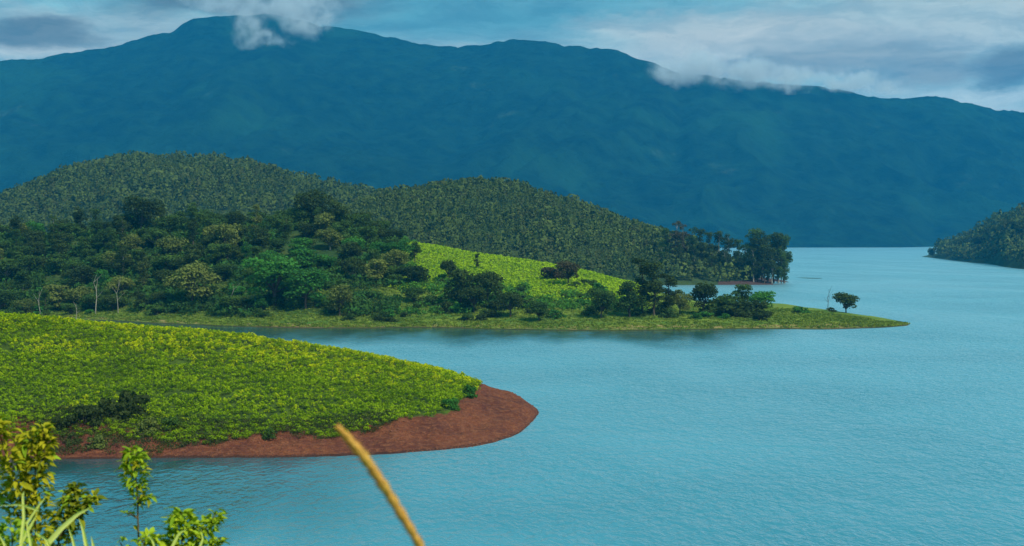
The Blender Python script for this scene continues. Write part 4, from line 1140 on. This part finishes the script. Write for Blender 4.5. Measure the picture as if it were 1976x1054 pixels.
obj('stalk', join_tubes([tube([rel[-1] + (rel[-2] - rel[-1]) * .3, rel[-1], Vector((.06, 0, rel[-1].z * .5)), Vector((0, 0, -.05))], [.0028, .0028, .003, .0035], 8)], 'stalk', M['fg_olive']), root)
# short grass round the photographer's feet
n = 2500
Xf = rng.uniform(-6, 6, n); Yf = rng.uniform(1.2, 14, n); 
GS = [leaf_quads(np.random.default_rng(i).normal(0, .04, (8, 3)) * [1, 1, .5] + [0, 0, .05], np.tile([[0, -1, .2]], (8, 1)), .12, np.random.default_rng(i), .18, .6) for i in range(4)]
o = mass('ground_grass', np.stack([Xf, Yf, g_fg(Xf, Yf)], -1), rng.uniform(.7, 1.5, n), GS, M['grass_tuft'], rng); tag(o, 'short grass covering the slope in the foreground', 'grass', kind='stuff')

# ------------------------------------------------------------------ clouds on the ridge
def cloud(name, label, blobs, seed, dens):
    """blobs: (px, py, Y, rx, ry(depth), rz) in metres; one closed hull, density from 3D noise inside"""
    me_all = []
    import bmesh
    xs = [at(b[0], b[1], b[2]) for b in blobs]
    c = sum(xs, Vector()) / len(xs)
    lo = Vector([min(x_[i] - b[3 + i] for x_, b in zip(xs, blobs)) for i in range(3)]); hi = Vector([max(x_[i] + b[3 + i] for x_, b in zip(xs, blobs)) for i in range(3)])
    bm = bmesh.new(); bmesh.ops.create_cube(bm, size=1)
    ce = (lo + hi) / 2
    for v_ in bm.verts: v_.co = Vector(((lo[i] + hi[i]) / 2 + v_.co[i] * (hi[i] - lo[i]) - ce[i] for i in range(3)))
    me = bpy.data.meshes.new(name); bm.to_mesh(me); bm.free()
    m = bpy.data.materials.new(name); T = NT(nodes_of(m)); o_ = T.n('ShaderNodeOutputMaterial')
    P = pos(T)
    w = T.n('ShaderNodeTexNoise'); T.l(P, w.inputs['Vector']); w.inputs['Scale'].default_value = 1 / 130; w.inputs['Detail'].default_value = 5; w.inputs['Roughness'].default_value = .62
    Pw = T.vmath('ADD', P, T.vmath('MULTIPLY', T.vmath('SUBTRACT', w.outputs[1], (.5, .5, .5)), (230, 230, 230)))
    acc = None
    for x_, b in zip(xs, blobs):
        L_ = T.vmath('LENGTH', T.vmath('MULTIPLY', T.vmath('SUBTRACT', Pw, tuple(x_)), (1.15 / b[3], 1.15 / b[4], 1.15 / b[5])))
        q = T.maprange(L_, .25, 1.05, 1, 0)
        acc = q if acc is None else T.math('MAXIMUM', acc, q)
    nn = T.noise(P, 1 / 90, 5, .65)
    dn = T.math('MULTIPLY', T.math('MULTIPLY', acc, T.maprange(nn, .38, .62, 0, 1)), dens)
    pv = T.n('ShaderNodeVolumePrincipled'); pv.inputs['Color'].default_value = (.88, .90, .92, 1); T.l(dn, pv.inputs['Density']); pv.inputs['Anisotropy'].default_value = .2
    T.l(pv.outputs[0], o_.inputs['Volume'])
    me.materials.append(m)
    o = obj(name, me, None, ce); tag(o, label, 'cloud')
    return o
cloud('cloud', 'ragged wisp of cloud hanging over the highest peak', [
    (430, 2, 6300, 260, 220, 50), (560, 12, 6300, 330, 220, 70), (482, 52, 6100, 85, 180, 100), (580, 45, 6100, 100, 180, 75), (525, 78, 6050, 110, 160, 38), (620, 40, 6200, 70, 160, 50)], 1, .014)
cloud('cloud', 'long bank of low cloud spilling over the middle of the right ridge', [
    (1335, 128, 5800, 200, 200, 95), (1425, 142, 5800, 240, 200, 78), (1530, 152, 5800, 260, 200, 62), (1285, 140, 5780, 90, 160, 75), (1650, 158, 5850, 240, 200, 50)], 2, .018)

# ------------------------------------------------------------------ haze
print('tris', sum(sum(len(p.vertices) - 2 for p in m_.polygons) if len(m_.polygons) < 10 else 2 * len(m_.polygons) for m_ in bpy.data.meshes))
zt = max(1150.0, float(Zg.max()) + 60)
hz = [(x_, y_, z_) for x_ in (-13000, 13000) for y_ in (-350, 9500) for z_ in (-9.0, zt)]
hf = [(0, 1, 3, 2), (4, 6, 7, 5), (0, 4, 5, 1), (2, 3, 7, 6), (0, 2, 6, 4), (1, 5, 7, 3)]
hm = bpy.data.materials.new('haze'); T = NT(nodes_of(hm)); o_ = T.n('ShaderNodeOutputMaterial')
pv = T.n('ShaderNodeVolumePrincipled'); pv.inputs['Color'].default_value = (.02, .42, .90, 1); pv.inputs['Density'].default_value = 6.2e-5
T.l(pv.outputs[0], o_.inputs['Volume'])
h_ = obj('haze', mesh_from('haze', hz, hf, hm)); tag(h_, 'thin bluish air haze over the whole lake', 'haze', kind='stuff')
